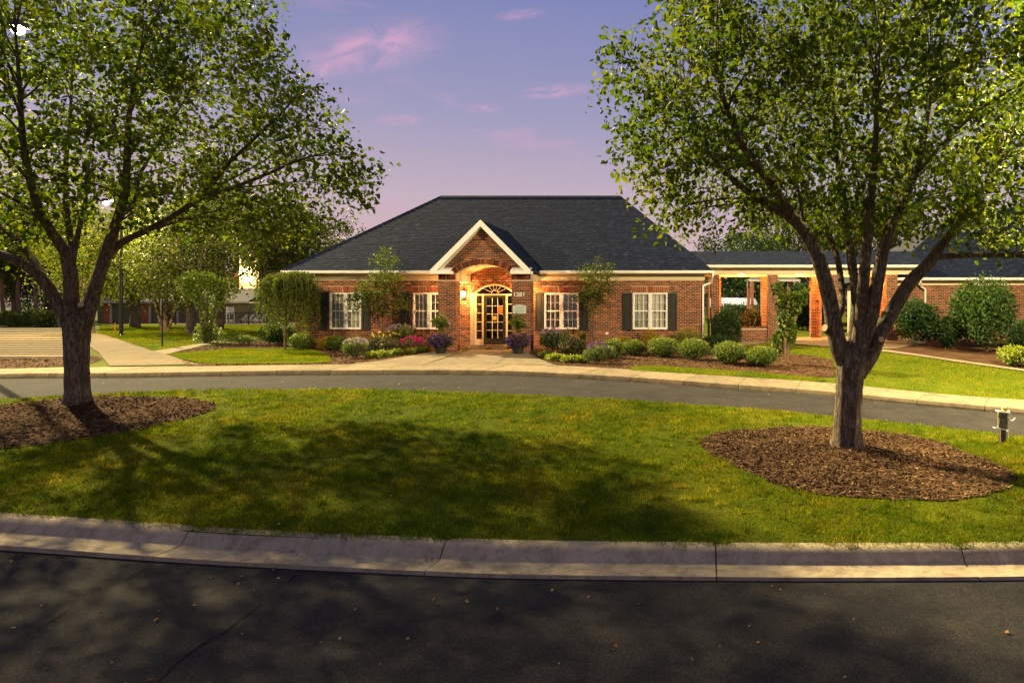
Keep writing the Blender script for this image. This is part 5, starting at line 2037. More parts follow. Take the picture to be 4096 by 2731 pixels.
# ================================================================== SHRUBS AND FLOWERS
def shrub(name, px, base_py, w, h, label, lmat='leaf_box', n=2200, leaf=0.05, cat='shrub', group=None, off=0.12, flat=1.0, boxy=2.0, blossoms=None, depth=1.0, loose=0.04, stems=9, droop=0.0, spike=False, y=None, aspect=0.62):
    tight = name in ('boxwood', 'hedge', 'clipped_shrub')
    if name in ('holly', 'photinia'):
        n = int(n * 1.6)
    if tight:
        loose *= 0.5
        n = int(n * 1.5)
    g_ = G(px, base_py, off)
    if y is None and g_.y > 27.5 and HX0 - 0.3 < PX(px, 27.5) < HX1 + 0.3:   # in front of the wall, not in it
        y = 27.75 - min(0.5, w / 2 / 98 * 0.8)
        h = h + (HZ + (CZ - float(T(PX(px, y), y)) - off) * F / y) - base_py
    if y is not None:
        g_ = Vector((PX(px, y), y, float(T(PX(px, y), y)) + off))
    s = F / g_.y
    rx, hz = w / 2 / s, h / s
    ry = rx * depth
    root = empty(name, tuple(g_), label, cat, group)
    gb = np.array(g_)
    # lumpy outline: several lobes
    if tight:
        lob = [(np.array([RNG.normal(0, 0.13) * rx, RNG.normal(0, 0.13) * ry, hz * RNG.uniform(0.44, 0.56)]), RNG.uniform(0.80, 0.95)) for _ in range(6)]
    else:
        lob = [(np.array([RNG.normal(0, 0.38) * rx, RNG.normal(0, 0.38) * ry, hz * RNG.uniform(0.35, 0.62)]), RNG.uniform(0.5, 0.72)) for _ in range(7)] + [(np.array([0, 0, hz * 0.5]), 0.9)]
    u = unit(RNG.normal(size=(n, 3)))
    if boxy != 2.0:
        u = u / (np.abs(u) ** boxy).sum(1, keepdims=True) ** (1 / boxy)
    li = RNG.integers(0, len(lob), n)
    c = np.array([l[0] for l in lob])[li]
    sc_ = np.array([l[1] for l in lob])[li][:, None]
    rr = (RNG.random(n) ** (0.2 if tight else 0.35))[:, None]
    p = c + u * rr * sc_ * np.array([rx, ry, hz * 0.5]) + RNG.normal(0, loose, (n, 3)) * rx
    p[:, 2] = np.clip(p[:, 2], 0.02, hz * 1.06)
    size = leaf * (0.6 + 0.8 * RNG.random(n))
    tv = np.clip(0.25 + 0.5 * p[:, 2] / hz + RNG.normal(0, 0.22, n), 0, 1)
    tb = Tubes()
    for _ in range(stems):
        t_ = np.array([RNG.normal(0, 0.4) * rx, RNG.normal(0, 0.4) * ry, hz * RNG.uniform(0.5, 0.85)])
        a = np.array([RNG.normal(0, 0.08) * rx, RNG.normal(0, 0.08) * ry, -0.03])
        tb.add(gb + np.vstack([a, a * 0.5 + t_ * 0.4 + np.array([0, 0, hz * 0.1]), t_]), [0.014, 0.010, 0.004], 5)
    tb.build('stems', 'bark', root)
    if spike:
        o_ = unit(np.stack([p[:, 0] / rx * 0.5, p[:, 1] / ry * 0.5, np.full(n, 1.2)], 1))
        leaves('foliage', gb + p, size, lmat, root, tv, outward=o_ * 1.4, droop=-0.4, spread=0.35, aspect=0.16)
    else:
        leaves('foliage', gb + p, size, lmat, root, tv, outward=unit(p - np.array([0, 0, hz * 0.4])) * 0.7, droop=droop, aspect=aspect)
    if blossoms:
        bm, bn, bs, top = blossoms
        u = unit(RNG.normal(size=(bn, 3)))
        u[:, 2] = np.abs(u[:, 2])
        pb = np.array([0, 0, hz * top]) + u * np.array([rx * 0.98, ry * 0.98, hz * (1.04 - top)])
        # each bloom a small whorl of petals
        k_ = 6
        pb = np.repeat(pb, k_, 0) + RNG.normal(0, bs * 0.35, (bn * k_, 3))
        leaves('blossoms', gb + pb, bs * (0.7 + 0.6 * RNG.random(len(pb))), bm, root, outward=unit(RNG.normal(size=pb.shape)) * 0.8 + np.array([0, -0.3, 0.3]), droop=0, aspect=0.9)
    return root


GB = 'rounded shrubs in front of the brick house'
shrub('boxwood', 2455, 1432, 88, 78, 'bright round boxwood next to the blue lavender clump', group=GB)
shrub('boxwood', 2535, 1421, 98, 66, 'darker low boxwood in front of the wall outlet', group=GB, n=2000)
shrub('boxwood', 2655, 1426, 128, 80, 'boxwood in front of the gold shrub beneath the window with two shutters', group=GB, n=2800)
shrub('boxwood', 2778, 1436, 132, 82, 'boxwood in front of the white downspout corner', group=GB, n=2800)
shrub('boxwood', 2918, 1452, 150, 90, 'widest boxwood, between the downspout corner and the ivy grown stems', group=GB, n=3200)
shrub('boxwood', 3046, 1463, 128, 80, 'boxwood at the end of the row beside the ivy grown stems', group=GB, n=2800)
shrub('boxwood', 1208, 1379, 92, 50, 'dark green mound shrub at the corner of the brick house', 'leaf_box', group=GB)
shrub('boxwood', 1347, 1386, 82, 44, 'small dark green mound between yellow flowers and lavender', 'leaf_box', group=GB)
shrub('low_shrub', 966, 1376, 104, 42, 'low spreading shrub beside the thin branch walk', 'leaf_box', 1800)
shrub('low_shrub', 1078, 1376, 90, 50, 'low loose shrub at the foot of the weeping tree', 'leaf_maple', 1600)
for i, (a, b_, w, h, lab) in enumerate([(1305, 1370, 84, 36, 'golden groundcover between the two dark mounds'), (1430, 1362, 96, 26, 'golden groundcover at the wall behind the lavender'),
                                       (2490, 1385, 90, 44, 'golden groundcover behind the darker low boxwood'), (2605, 1400, 110, 95, 'tall gold shrub below the window sill'),
                                       (2755, 1400, 120, 100, 'loose gold shrub by the end shutter'), (1560, 1368, 80, 42, 'golden groundcover behind the bronze leaved plants')]):
    shrub('gold_shrub', a, b_, w, h, lab, 'leaf_gold' if i not in (4,) else 'leaf_lime', 1300, 0.055, group='golden shrubs against the wall', loose=0.1)
shrub('lavender', 1424, 1432, 92, 78, 'lavender clump with pale mauve spikes beside the small lawn patch', 'leaf_sage', 2200, 0.10, 'plant', 'lavender clumps', spike=True, blossoms=('petal_lavender', 90, 0.035, 0.75))
shrub('lavender', 2206, 1408, 92, 95, 'tall sage with lilac spikes beside the numbered pier', 'leaf_sage', 2400, 0.11, 'plant', 'lavender clumps', spike=True, blossoms=('petal_lavender', 100, 0.035, 0.78))
shrub('lavender', 2392, 1452, 98, 78, 'dark lavender clump with blue spikes in front of the slim tree', 'leaf_sage', 2200, 0.10, 'plant', 'lavender clumps', spike=True, blossoms=('petal_purple', 120, 0.032, 0.6))
shrub('feather_grass', 1605, 1372, 110, 72, 'feathery grass with pale plumes under the window by the pier', 'leaf_sage', 1800, 0.13, 'plant', spike=True, blossoms=('petal_lavender', 70, 0.03, 0.8))
shrub('bronze_plant', 1540, 1415, 118, 86, 'bronze leaved plants between lime and magenta flowers', 'leaf_bronze', 2200, 0.06, 'plant', blossoms=('petal_yellow', 26, 0.03, 0.8))
shrub('bronze_plant', 2292, 1435, 124, 92, 'dark bronze leaved mound between lilac sage and blue lavender', 'leaf_bronze', 2600, 0.06, 'plant')
shrub('yellow_flower', 1488, 1405, 54, 44, 'clump of flat yellow flowers beside the lavender', 'leaf_box', 700, 0.05, 'plant', blossoms=('petal_yellow', 60, 0.035, 0.6))
shrub('yellow_flower', 2280, 1392, 90, 52, 'yellow green flowers behind the dark bronze mound', 'leaf_lime', 1200, 0.05, 'plant', blossoms=('petal_yellow', 30, 0.03, 0.6))
shrub('petunia', 1648, 1408, 112, 58, 'magenta petunias at the edge of the entry walk', 'leaf_box', 1300, 0.05, 'plant', blossoms=('petal_magenta', 130, 0.042, 0.45))
shrub('coleus', 1700, 1398, 60, 54, 'dark leaved plant between petunias and the flower pot', 'leaf_bronze', 900, 0.06, 'plant')
for (a, b_, w, lab) in [(1490, 1432, 60, 'low lime green edging plant beside the pale mauve lavender clump'), (1535, 1428, 60, 'low lime green edging plant in front of the flat yellow flowers'),
                        (1580, 1420, 60, 'low lime green edging plant between bronze leaves and magenta petunias'), (1640, 1416, 56, 'low lime green edging plant under the magenta petunias'),
                        (1685, 1410, 60, 'low lime green edging plant closest to the urn of the plain pier')]:
    shrub('lime_edging', a, b_, w, 30, lab, 'leaf_lime', 700, 0.06, 'plant', 'lime edging along the entry walk', off=0.11)
for (a, b_, w, lab) in [(2180, 1432, 60, 'low lime green edging plant in front of the tall lilac sage'), (2222, 1443, 62, 'low lime green edging plant between lilac sage and dark bronze mound'),
                        (2270, 1450, 66, 'low lime green edging plant in front of the dark bronze mound'), (2330, 1452, 60, 'low lime green edging plant next to the blue lavender')]:
    shrub('lime_edging', a, b_, w, 32, lab, 'leaf_lime', 700, 0.06, 'plant', 'lime edging by the lavender', off=0.11)


def canna(px, base_py, h, nl, label, y):
    g_ = Vector((PX(px, y), y, float(T(PX(px, y), y)) + 0.11))
    s = F / y
    root = empty('canna', tuple(g_), label, 'plant', 'large leaved cannas')
    H = h / s
    for i in range(nl):
        an = random.uniform(0, 6.28)
        d = np.array([math.cos(an), math.sin(an), 0])
        n_ = 9
        t_ = np.linspace(0, 1, n_)
        L = H * random.uniform(0.75, 1.0)
        path = np.array(g_)[None, :] + d[None, :] * (t_ ** 2 * 0.30 * L)[:, None] + np.array([0, 0, 1.0])[None, :] * (t_ * L)[:, None]
        w = 0.085 * np.sin(np.clip((t_ - 0.3) / 0.7, 0, 1) * np.pi) ** 0.7 + 0.006
        side = np.array([-d[1], d[0], 0])
        V = np.vstack([path - side * w[:, None] + np.array([0, 0, 0.012]), path, path + side * w[:, None] + np.array([0, 0, 0.012])])
        k_ = np.arange(n_ - 1)
        Fc = np.vstack([np.stack([k_, k_ + 1, k_ + 1 + n_, k_ + n_], 1), np.stack([k_ + n_, k_ + 1 + n_, k_ + 1 + 2 * n_, k_ + 2 * n_], 1)])
        np_mesh('leaf', V, Fc, 'leaf_maple', root, np.full(len(Fc), random.random()), smooth=True)
    return root


canna(1503, 1365, 66, 4, 'upright canna leaves behind the yellow flowers', 27.0)
canna(2330, 1372, 92, 6, 'big upright canna leaves below the shutter behind the bronze mound', 27.0)

# flower pots by the piers
for px_, by, lab in ((1764, 1412, 'dark urn with purple petunias and a clipped standard in front of the plain brick pier'), (2072, 1414, 'dark urn with purple petunias and a leafy standard below the plaque')):
    g_ = G(px_, by, 0.136)
    root = empty('flower_pot', tuple(g_), lab, 'flower pot', 'flower pots by the entrance')
    m_ = MB()
    m_.lathe(tuple(g_), [(0.17, 0.0), (0.185, 0.03), (0.195, 0.08), (0.23, 0.24), (0.25, 0.29), (0.25, 0.32), (0.22, 0.32), (0.20, 0.28)], 24)
    m_.build('urn', 'pot', root, smooth=True)
    gb = np.array(g_)
    tb = Tubes()
    tb.add(gb + np.array([[0, 0, 0.3], [0.01, 0, 0.6], [-0.01, 0.01, 0.95]]), [0.016, 0.014, 0.01], 6)
    tb.build('stem', 'bark', root)
    n = 1500
    u = unit(RNG.normal(size=(n, 3)))
    leaves('standard_foliage', gb + np.array([0, 0, 1.12]) + u * (RNG.random((n, 1)) ** 0.4) * np.array([0.30, 0.28, 0.34]) * (0.75 + 0.4 * np.sin(u[:, :1] * 5 + u[:, 2:] * 4 + px_)), 0.06 * (0.6 + 0.8 * RNG.random(n)), 'leaf_box', root, outward=u * 0.6, droop=0.1)
    n = 1600
    u = unit(RNG.normal(size=(n, 3)))
    leaves('foliage', gb + np.array([0, 0, 0.44]) + u * (RNG.random((n, 1)) ** 0.4) * np.array([0.42, 0.36, 0.26]), 0.055 * (0.6 + 0.8 * RNG.random(n)), 'leaf_bronze', root, outward=u * 0.6, droop=0.3)
    n = 95
    u = unit(RNG.normal(size=(n, 3)) + np.array([-0.4 if px_ < 1900 else -0.2, -0.5, 0.2]))
    p = np.repeat(gb + np.array([0, 0, 0.47]) + u * np.array([0.44, 0.38, 0.27]), 6, 0) + RNG.normal(0, 0.018, (n * 6, 3))
    leaves('blossoms', p, 0.045 * (0.7 + 0.6 * RNG.random(len(p))), 'petal_purple', root, outward=unit(RNG.normal(size=p.shape)) + np.array([0, -0.4, 0.2]), droop=0, aspect=0.95)

# ================================================================== SMALL TREES
def small_tree(name, px, base_py, y, ells_px, trunk_px, label, n2, n3, per, leaf, lmat, bark='bark_pale', r0=0.035, cluster=0.14, group=None, droop=0.4, limbs_px=(), cond=None, tone=0.5, off=0.11):
    x = PX(px, y)
    base = Vector((x, y, float(T(x, y)) + off))
    es = [(tuple(P(a, b_, y + dy)), (rx / (F / y), rx / (F / y) * 0.9, rz / (F / y))) for (a, b_, dy, rx, rz) in ells_px]
    tr_ = ([np.array(base) + np.array([0, 0, -0.05])] + [q3(a, b_, y) for a, b_ in trunk_px], list(np.linspace(r0, r0 * 0.55, len(trunk_px) + 1)))
    lb = [([q3(a, b_, y + d) for a, b_, d in l], list(np.linspace(r0 * 0.6, r0 * 0.2, len(l)))) for l in limbs_px]
    return tree(name, base, tr_, lb, es, label, n2, n3, per, leaf, lmat, bark, group, cond, cluster, False, 'tree', droop, 8, 0.0, tone)


small_tree('small_maple', 1524, 1390, 27.2, [(1500, 1170, 0, 85, 70), (1545, 1120, 0, 75, 45), (1545, 1040, 0, 52, 50), (1480, 1225, 0, 60, 32), (1590, 1210, 0, 48, 40), (1420, 1195, -0.1, 45, 16)],
           [(1523, 1300), (1522, 1240), (1530, 1140), (1545, 1060)], 'slender bushy tree hiding one shutter of the first window', 22, 140, 20, 0.085, 'leaf_maple',
           limbs_px=[[(1522, 1250, 0), (1490, 1210, -0.1), (1440, 1190, -0.15), (1385, 1200, -0.15)]], group='small trees against the facade')
small_tree('small_maple', 2376, 1385, 27.2, [(2390, 1150, 0, 66, 62), (2350, 1095, 0, 38, 45), (2430, 1090, 0, 32, 45), (2390, 1060, 0, 28, 36), (2330, 1180, 0, 40, 24), (2375, 1230, 0, 26, 34)],
           [(2374, 1300), (2372, 1220), (2380, 1130), (2385, 1060)], 'slim airy young tree between the two windows beside the pier', 18, 110, 18, 0.080, 'leaf_maple', group='small trees against the facade', r0=0.028, cluster=0.12)

# weeping cherry at the corner of the house
y = 27.2
base = Vector((PX(1140, y), y, float(T(PX(1140, y), y)) + 0.11))
root = empty('weeping_cherry', tuple(base), 'weeping tree with drooping curtain of leaves at the corner of the brick house', 'tree')
tb = Tubes()
tb.add(np.vstack([np.array(base) - [0, 0, 0.05], q3(1139, 1290, y), q3(1142, 1210, y), q3(1150, 1140, y), q3(1160, 1105, y)]), [0.055, 0.05, 0.045, 0.04, 0.03], 8)
tb.build('trunk', 'bark_pale', root)
tb = Tubes()
pos, out_ = [], []
for i in range(170):
    an = random.uniform(0, 6.28)
    rr = random.uniform(0.25, 1.0) ** 0.7
    top = q3(1160, 1110, y) + np.array([0, 0, random.uniform(-0.2, 0.15)])
    endr = np.array([math.cos(an) * 1.25 * rr + 0.15, math.sin(an) * 0.75 * rr - 0.35, 0])
    zlow = random.uniform(0.5, 2.3)
    t_ = np.linspace(0, 1, 10)
    path = top[None, :] + endr[None, :] * np.sin(t_ * math.pi / 2)[:, None] ** 0.8
    path[:, 2] = top[2] + 0.18 * np.sin(t_ * 2.2) - (t_ ** 2.2) * (top[2] - zlow)
    path += RNG.normal(0, 0.015, path.shape)
    tb.add(path, np.linspace(0.010, 0.002, 10), 4)
    n = 70
    u = RNG.random(n) ** 0.7
    k_ = np.clip((u * 9).astype(int), 0, 8)
    f_ = (u * 9 - k_)[:, None]
    pos.append(path[k_] * (1 - f_) + path[k_ + 1] * f_ + RNG.normal(0, 0.05, (n, 3)))
tb.build('branches', 'bark_pale', root)
pos = np.vstack(pos)
leaves('crown', pos, 0.085 * (0.6 + 0.8 * RNG.random(len(pos))), 'leaf_maple', root, droop=1.4, spread=0.5, aspect=0.45)

# multi stemmed crape myrtles with ivy
def ivy_clump(name, px, by, y, stems_px, ivy_px, label, foliage_px, n_ivy=2600, n_fol=2600):
    base = Vector((PX(px, y), y, float(T(PX(px, y), y)) + 0.1))
    root = empty(name, tuple(base), label, 'tree', 'ivy grown crape myrtles')
    for st in stems_px:
        tb = Tubes()
        p = catmull(np.vstack([q3(a, b_, y + d) for a, b_, d in st]), 5)
        tb.add(p, np.linspace(0.075, 0.03, len(p)), 8)
        tb.build('stem', 'bark_pale', root)
    def fill(lst, n):
        pp = []
        tot = sum(a[2] * a[3] for a in lst)
        for (a, b_, w, h) in lst:
            m_ = int(n * w * h / tot)
            u = unit(RNG.normal(size=(m_, 3))) * RNG.random((m_, 1)) ** 0.4
            pp.append(q3(a, b_, y) + u * np.array([w, (w + h) * 0.5 if h < w * 2 else w, h]) * y / F)
        pp = np.vstack(pp)
        pp[:, 2] = np.maximum(pp[:, 2], base.z + 0.02)
        return pp
    p = fill(ivy_px, n_ivy)
    leaves('ivy', p, 0.075 * (0.6 + 0.8 * RNG.random(len(p))), 'leaf_box', root, droop=0.6, aspect=0.85, kind='stuff')
    p = fill(foliage_px, n_fol)
    leaves('crown', p, 0.085 * (0.6 + 0.8 * RNG.random(len(p))), 'leaf_maple', root, droop=0.4)
    return root


ivy_clump('crape_myrtle', 818, 1365, 33.0, [[(818, 1368, 0), (806, 1290, 0), (798, 1230, 0), (786, 1150, 0)], [(840, 1365, 0), (845, 1280, 0.1), (862, 1225, 0.1), (880, 1150, 0.1)], [(828, 1365, 0), (826, 1270, -0.1), (830, 1180, -0.1)]],
          [(835, 1255, 26, 95), (855, 1340, 46, 36), (812, 1335, 34, 44), (876, 1195, 24, 50), (798, 1190, 22, 50)], 'ivy covered crape myrtle with splayed bare orange stems by the branch walk', [(765, 1165, 45, 50), (830, 1125, 60, 40), (900, 1165, 50, 45), (790, 1105, 60, 28), (920, 1135, 40, 34), (740, 1130, 40, 36)])
ivy_clump('crape_myrtle', 3132, 1425, 21.5, [[(3126, 1428, 0), (3124, 1340, 0), (3112, 1260, 0), (3092, 1180, 0), (3082, 1130, 0)], [(3146, 1428, 0), (3160, 1340, 0), (3190, 1250, 0.1), (3222, 1170, 0.1)], [(3136, 1428, 0), (3140, 1330, -0.1), (3150, 1220, -0.1), (3156, 1150, -0.1)]],
          [(3140, 1290, 32, 70), (3110, 1370, 24, 50), (3165, 1330, 22, 70), (3180, 1230, 26, 30)], 'ivy covered crape myrtle with splayed stems beside the boxwood row', [(3150, 1200, 50, 40), (3195, 1195, 40, 36), (3110, 1150, 26, 26), (3220, 1170, 22, 18)], 3000, 1100)

# dark evergreen beside the weeping tree, hedges and shrubs of the colonnade
shrub('holly', 1110, 1362, 130, 105, 'dark evergreen bush behind the weeping tree', 'leaf_dark', 3000, 0.07, y=30.5)
shrub('hedge', 2905, 1372, 118, 158, 'dense dark clipped hedge in front of the colonnade low wall', 'leaf_dark', 4200, 0.06, y=27.6, boxy=5.0, depth=0.7)
shrub('holly', 2878, 1386, 112, 74, 'low dark round bush at the foot of the clipped hedge', 'leaf_dark', 2200, 0.06, y=26.2)
shrub('low_shrub', 2975, 1374, 60, 34, 'small sparse plant at the foot of the low brick wall', 'leaf_bronze', 700, 0.05)
shrub('photinia', 3010, 1340, 96, 130, 'leafy bronze green bush seen through the colonnade above the low wall', 'leaf_bronze', 2400, 0.09, y=31.8, off=0.15)
shrub('holly', 3658, 1345, 178, 205, 'big round dark holly beside the white bent downspout', 'leaf_dark', 5200, 0.085, y=25.6, group='dark shrubs before the side building')
shrub('holly', 3795, 1382, 100, 130, 'dark bush next to the big round holly', 'leaf_dark', 3200, 0.08, y=24.8, group='dark shrubs before the side building')
shrub('photinia', 3940, 1400, 225, 325, 'tall loose evergreen shrub reaching the side building gutter', 'leaf_holly', 7000, 0.10, y=24.2, loose=0.08, group='dark shrubs before the side building')
shrub('hedge', 4130, 1392, 170, 120, 'dark clipped hedge at the end of the side building bed', 'leaf_dark', 3200, 0.08, y=24.4, boxy=4.0)
shrub('gold_shrub', 4055, 1462, 118, 84, 'yellow green fern like shrub beside the narrow far walk', 'leaf_lime', 1500, 0.09)

# ================================================================== COLONNADE
CY = 28.6
FZ = 0.30
col_o = empty('colonnade', (PX(3200, CY), CY, FZ), 'covered brick walkway with cream beam and low dark roof joining the two buildings', 'colonnade')
def pier(x0, x1, y0_, y1_, z0_, z1_):
    m_ = MB()
    m_.box(x0, x1, y0_, y1_, z0_, z1_)
    pr = m_.build('column', 'mortar', col_o)
    m_ = MB()
    lay(m_, lambda z: [(x0, x1)], z0_ + 0.01, z1_, y0_)
    lay(m_, lambda z: [(y0_, y1_)], z0_ + 0.01, z1_, x0, 'y', sign=-1)
    lay(m_, lambda z: [(y0_, y1_)], z0_ + 0.01, z1_, x1, 'y', sign=1)
    m_.build('bricks', 'brick', pr, kind='stuff')
    return pr
front = [(2845, 2876), (3071, 3111), (3318, 3357), (3548, 3590)]
for a, b_ in front:
    pier(PX(a, CY), PX(b_, CY), CY, CY + 0.42, 0.0, 3.09)
RYC = 31.0
rear = [(2846, 2884), (3046, 3088), (3245, 3287), (3470, 3510), (3600, 3640)]
for a, b_ in rear:
    pier(PX(a, RYC), PX(b_, RYC), RYC, RYC + 0.45, FZ - 0.25, 3.09)
cx0, cx1 = HX1 + 0.3, PX(3690, CY)
m_ = MB()
m_.box(cx0, cx1, CY + 0.02, CY + 0.40, 3.09, 3.34)
m_.box(cx0, cx1, RYC + 0.02, RYC + 0.43, 3.09, 3.34)
m_.build('beam', 'trim_cream', col_o)
m_ = MB()
m_.box(cx0, cx1, CY + 0.402, RYC + 0.018, 3.20, 3.23)
m_.build('ceiling', 'trim_cream', col_o)
m_ = MB()
m_.prism_x([(CY - 0.45, 3.46), (CY - 0.43, 3.36), (CY - 0.33, 3.345), (CY + 0.4, 3.345), (CY + 0.4, 3.36), (CY - 0.33, 3.36), (CY - 0.34, 3.46)], cx0 - 0.3, cx1)
m_.build('gutter', 'trim_white', col_o)
rz = CZ + 220 / F * 30.2
m_ = MB()
e0, e1, ry_ = CY - 0.4, 31.9, 30.2
m_.add([(cx0 - 2.2, e0, 3.46), (cx1, e0, 3.46), (cx1, ry_, rz), (cx0 - 2.2, ry_, rz), (cx0, e1, 3.4), (cx1, e1, 3.4)], [(0, 1, 2, 3), (3, 2, 5, 4), (0, 4, 5, 1)])
cr_ = m_.build('roof', 'roof_deck', col_o)
m_ = MB()
shingles(m_, (cx0 - 2.2, e0, 3.46), (cx1, e0, 3.46), (cx1, ry_, rz), (cx0 - 2.2, ry_, rz))
m_.build('shingles', 'shingle', cr_, kind='stuff')
m_ = MB()
lw0, lw1 = PX(2876, CY), PX(3071, CY)
m_.box(lw0, lw1, CY + 0.06, CY + 0.36, 0.0, 0.84)
lw = m_.build('low_wall', 'mortar', col_o)
m_ = MB()
lay(m_, lambda z: [(lw0, lw1)], 0.02, 0.78, CY + 0.06)
m_.build('bricks', 'brick', lw, kind='stuff')
nn_ = int((lw1 - lw0) / 0.068)
for i in range(nn_):
    c_ = MB()
    a = lw0 + (lw1 - lw0) * i / nn_
    c_.box(a + 0.005, a + (lw1 - lw0) / nn_ - 0.005, CY + 0.03, CY + 0.39, 0.842, 0.90, rtint())
    c_.build('coping_brick', 'brick', lw)
m_ = MB()
x, z = PX(3270, RYC), CZ + (HZ - 1205) / F * RYC
m_.cyl((x, RYC - 0.006, z), (x, RYC - 0.05, z), 0.055, 0.05, 14)
m_.build('round_plate', 'metal_black', col_o)
m_ = MB()
m_.box(cx0, cx1 + 3, CY - 0.3, RYC + 1.2, -0.1, FZ - 0.004)
m_.build('floor_slab', 'concrete', col_o)
for i, px_ in enumerate((2965, 3200, 3440, 3640)):
    x = PX(px_, 29.8)
    la = empty('ceiling_light', (x, 29.8, 3.2), 'round orange ceiling light under the covered brick walkway', 'ceiling light', 'ceiling lights of the colonnade')
    m_ = MB()
    m_.lathe((x, 29.8, 3.10), [(0.05, 0.0), (0.12, 0.02), (0.14, 0.06)], 16)
    m_.build('diffuser', 'ceiling_glow', la, smooth=True)
    m_ = MB()
    m_.lathe((x, 29.8, 3.161), [(0.15, 0.0), (0.15, 0.038)], 16)
    m_.build('rim', 'metal_black', la)
    point_light('ceiling_lamp', (x, 29.8, 3.02), 180, (1.0, 0.44, 0.09), 0.1, la)

# ================================================================== SIDE BUILDING
SY = 29.4
sx0, sx1 = PX(3560, SY), PX(5000, SY)
side = empty('side_building', (sx0, SY, 0), 'brick building with dark roof and white gutter behind the dark shrubs', 'building')
SZ = CZ + (HZ - 1128) / F * SY
m_ = MB()
m_.box(sx0, sx1, SY, SY + 0.25, 0.0, SZ + 0.1)
m_.box(sx0, sx0 + 0.25, SY + 0.25, SY + 8, 0.0, SZ + 0.1)
sw = m_.build('wall', 'mortar', side)
m_ = MB()
lay(m_, lambda z: [(sx0, sx1)], 0.0, SZ - 0.14, SY)
lay(m_, lambda z: [(SY, SY + 6)], 0.0, SZ - 0.14, sx0, 'y', sign=-1)
m_.build('bricks', 'brick', sw, kind='stuff')
m_ = MB()
m_.box(sx0 - 0.02, sx1, SY - 0.05, SY - 0.012, SZ - 0.14, SZ + 0.06)
m_.box(sx0 - 0.4, sx1, SY - 0.4, SY - 0.051, SZ + 0.04, SZ + 0.06)
m_.build('frieze', 'trim_cream', side)
m_ = MB()
ge = SY - 0.45
m_.prism_x([(ge - 0.06, SZ + 0.17), (ge - 0.05, SZ + 0.07), (ge + 0.04, SZ + 0.062), (ge + 0.05, SZ + 0.17)], sx0 - 0.45, sx1)
m_.build('gutter', 'trim_white', side)
m_ = MB()
SA, SB, SC_, SD = (sx0 - 0.45, ge, SZ + 0.17), (sx1, ge, SZ + 0.17), (sx1, SY + 5, SZ + 3.9), (sx0 + 5.0, SY + 5, SZ + 3.9)
m_.add([SA, SB, SC_, SD, (sx0 - 0.45, SY + 10.4, SZ + 0.17), (sx1, SY + 10.4, SZ + 0.17)], [(0, 1, 2, 3), (4, 0, 3), (5, 4, 3, 2), (0, 4, 5, 1)])
sr = m_.build('roof', 'roof_deck', side)
m_ = MB()
shingles(m_, SA, SB, SC_, SD)
m_.build('shingles', 'shingle', sr, kind='stuff')
m_ = MB()
xd = PX(3668, SY)
for p0, p1 in (((xd, ge, SZ + 0.07), (xd, ge + 0.02, SZ - 0.02)), ((xd, ge + 0.02, SZ - 0.02), (xd + 0.12, SY - 0.2, SZ - 0.2)), ((xd + 0.12, SY - 0.2, SZ - 0.2), (xd + 0.33, SY - 0.08, SZ - 0.32)), ((xd + 0.33, SY - 0.08, SZ - 0.31), (xd + 0.33, SY - 0.08, 0.1))):
    m_.cyl(p0, p1, 0.04, n=8)
m_.build('downspout', 'trim_white', side)

# ================================================================== BEHIND THE COLONNADE
gz = empty('gazebo', (PX(3080, 44), 44, 0), 'small pavilion with grey roof seen through the colonnade', 'pavilion')
m_ = MB()
gx_, gy_ = PX(3085, 44), 44.0
ze = CZ + (HZ - 1122) / F * 44
m_.add([(gx_ - 1.6, gy_ - 1.6, ze), (gx_ + 1.6, gy_ - 1.6, ze), (gx_ + 1.6, gy_ + 1.6, ze), (gx_ - 1.6, gy_ + 1.6, ze), (gx_, gy_, ze + 0.9)], [(0, 1, 4), (1, 2, 4), (2, 3, 4), (3, 0, 4), (0, 3, 2, 1)])
m_.box(gx_ - 1.6, gx_ + 1.6, gy_ - 1.62, gy_ - 1.601, ze - 0.12, ze + 0.0)
m_.build('roof', 'metal_grey', gz)
for sx_ in (-1, 1):
    for sy_ in (-1, 1):
        m_ = MB()
        m_.box(gx_ + sx_ * 1.35 - 0.09, gx_ + sx_ * 1.35 + 0.09, gy_ + sy_ * 1.35 - 0.09, gy_ + sy_ * 1.35 + 0.09, 0.0, ze)
        m_.build('post', 'orange_brown', gz)
pw = MB()
pwy = 52.0
pw.prism_y([(PX(2840, pwy), 0.3), (PX(3035, pwy), 0.3), (PX(3035, pwy), CZ - (1222 - HZ) / F * pwy), (PX(3020, pwy), CZ + (HZ - 1193) / F * pwy), (PX(2870, pwy), CZ + (HZ - 1190) / F * pwy), (PX(2840, pwy), CZ + (HZ - 1192) / F * pwy)], pwy, pwy + 0.25)
o = pw.build('white_wall', 'pool_cover')
setp(o, 'bright lit white wall seen low through the colonnade', 'wall')
point_light('wall_wash', (PX(2950, 50.3), 50.3, 3.4), 85, (1.0, 0.93, 0.8), 0.2)

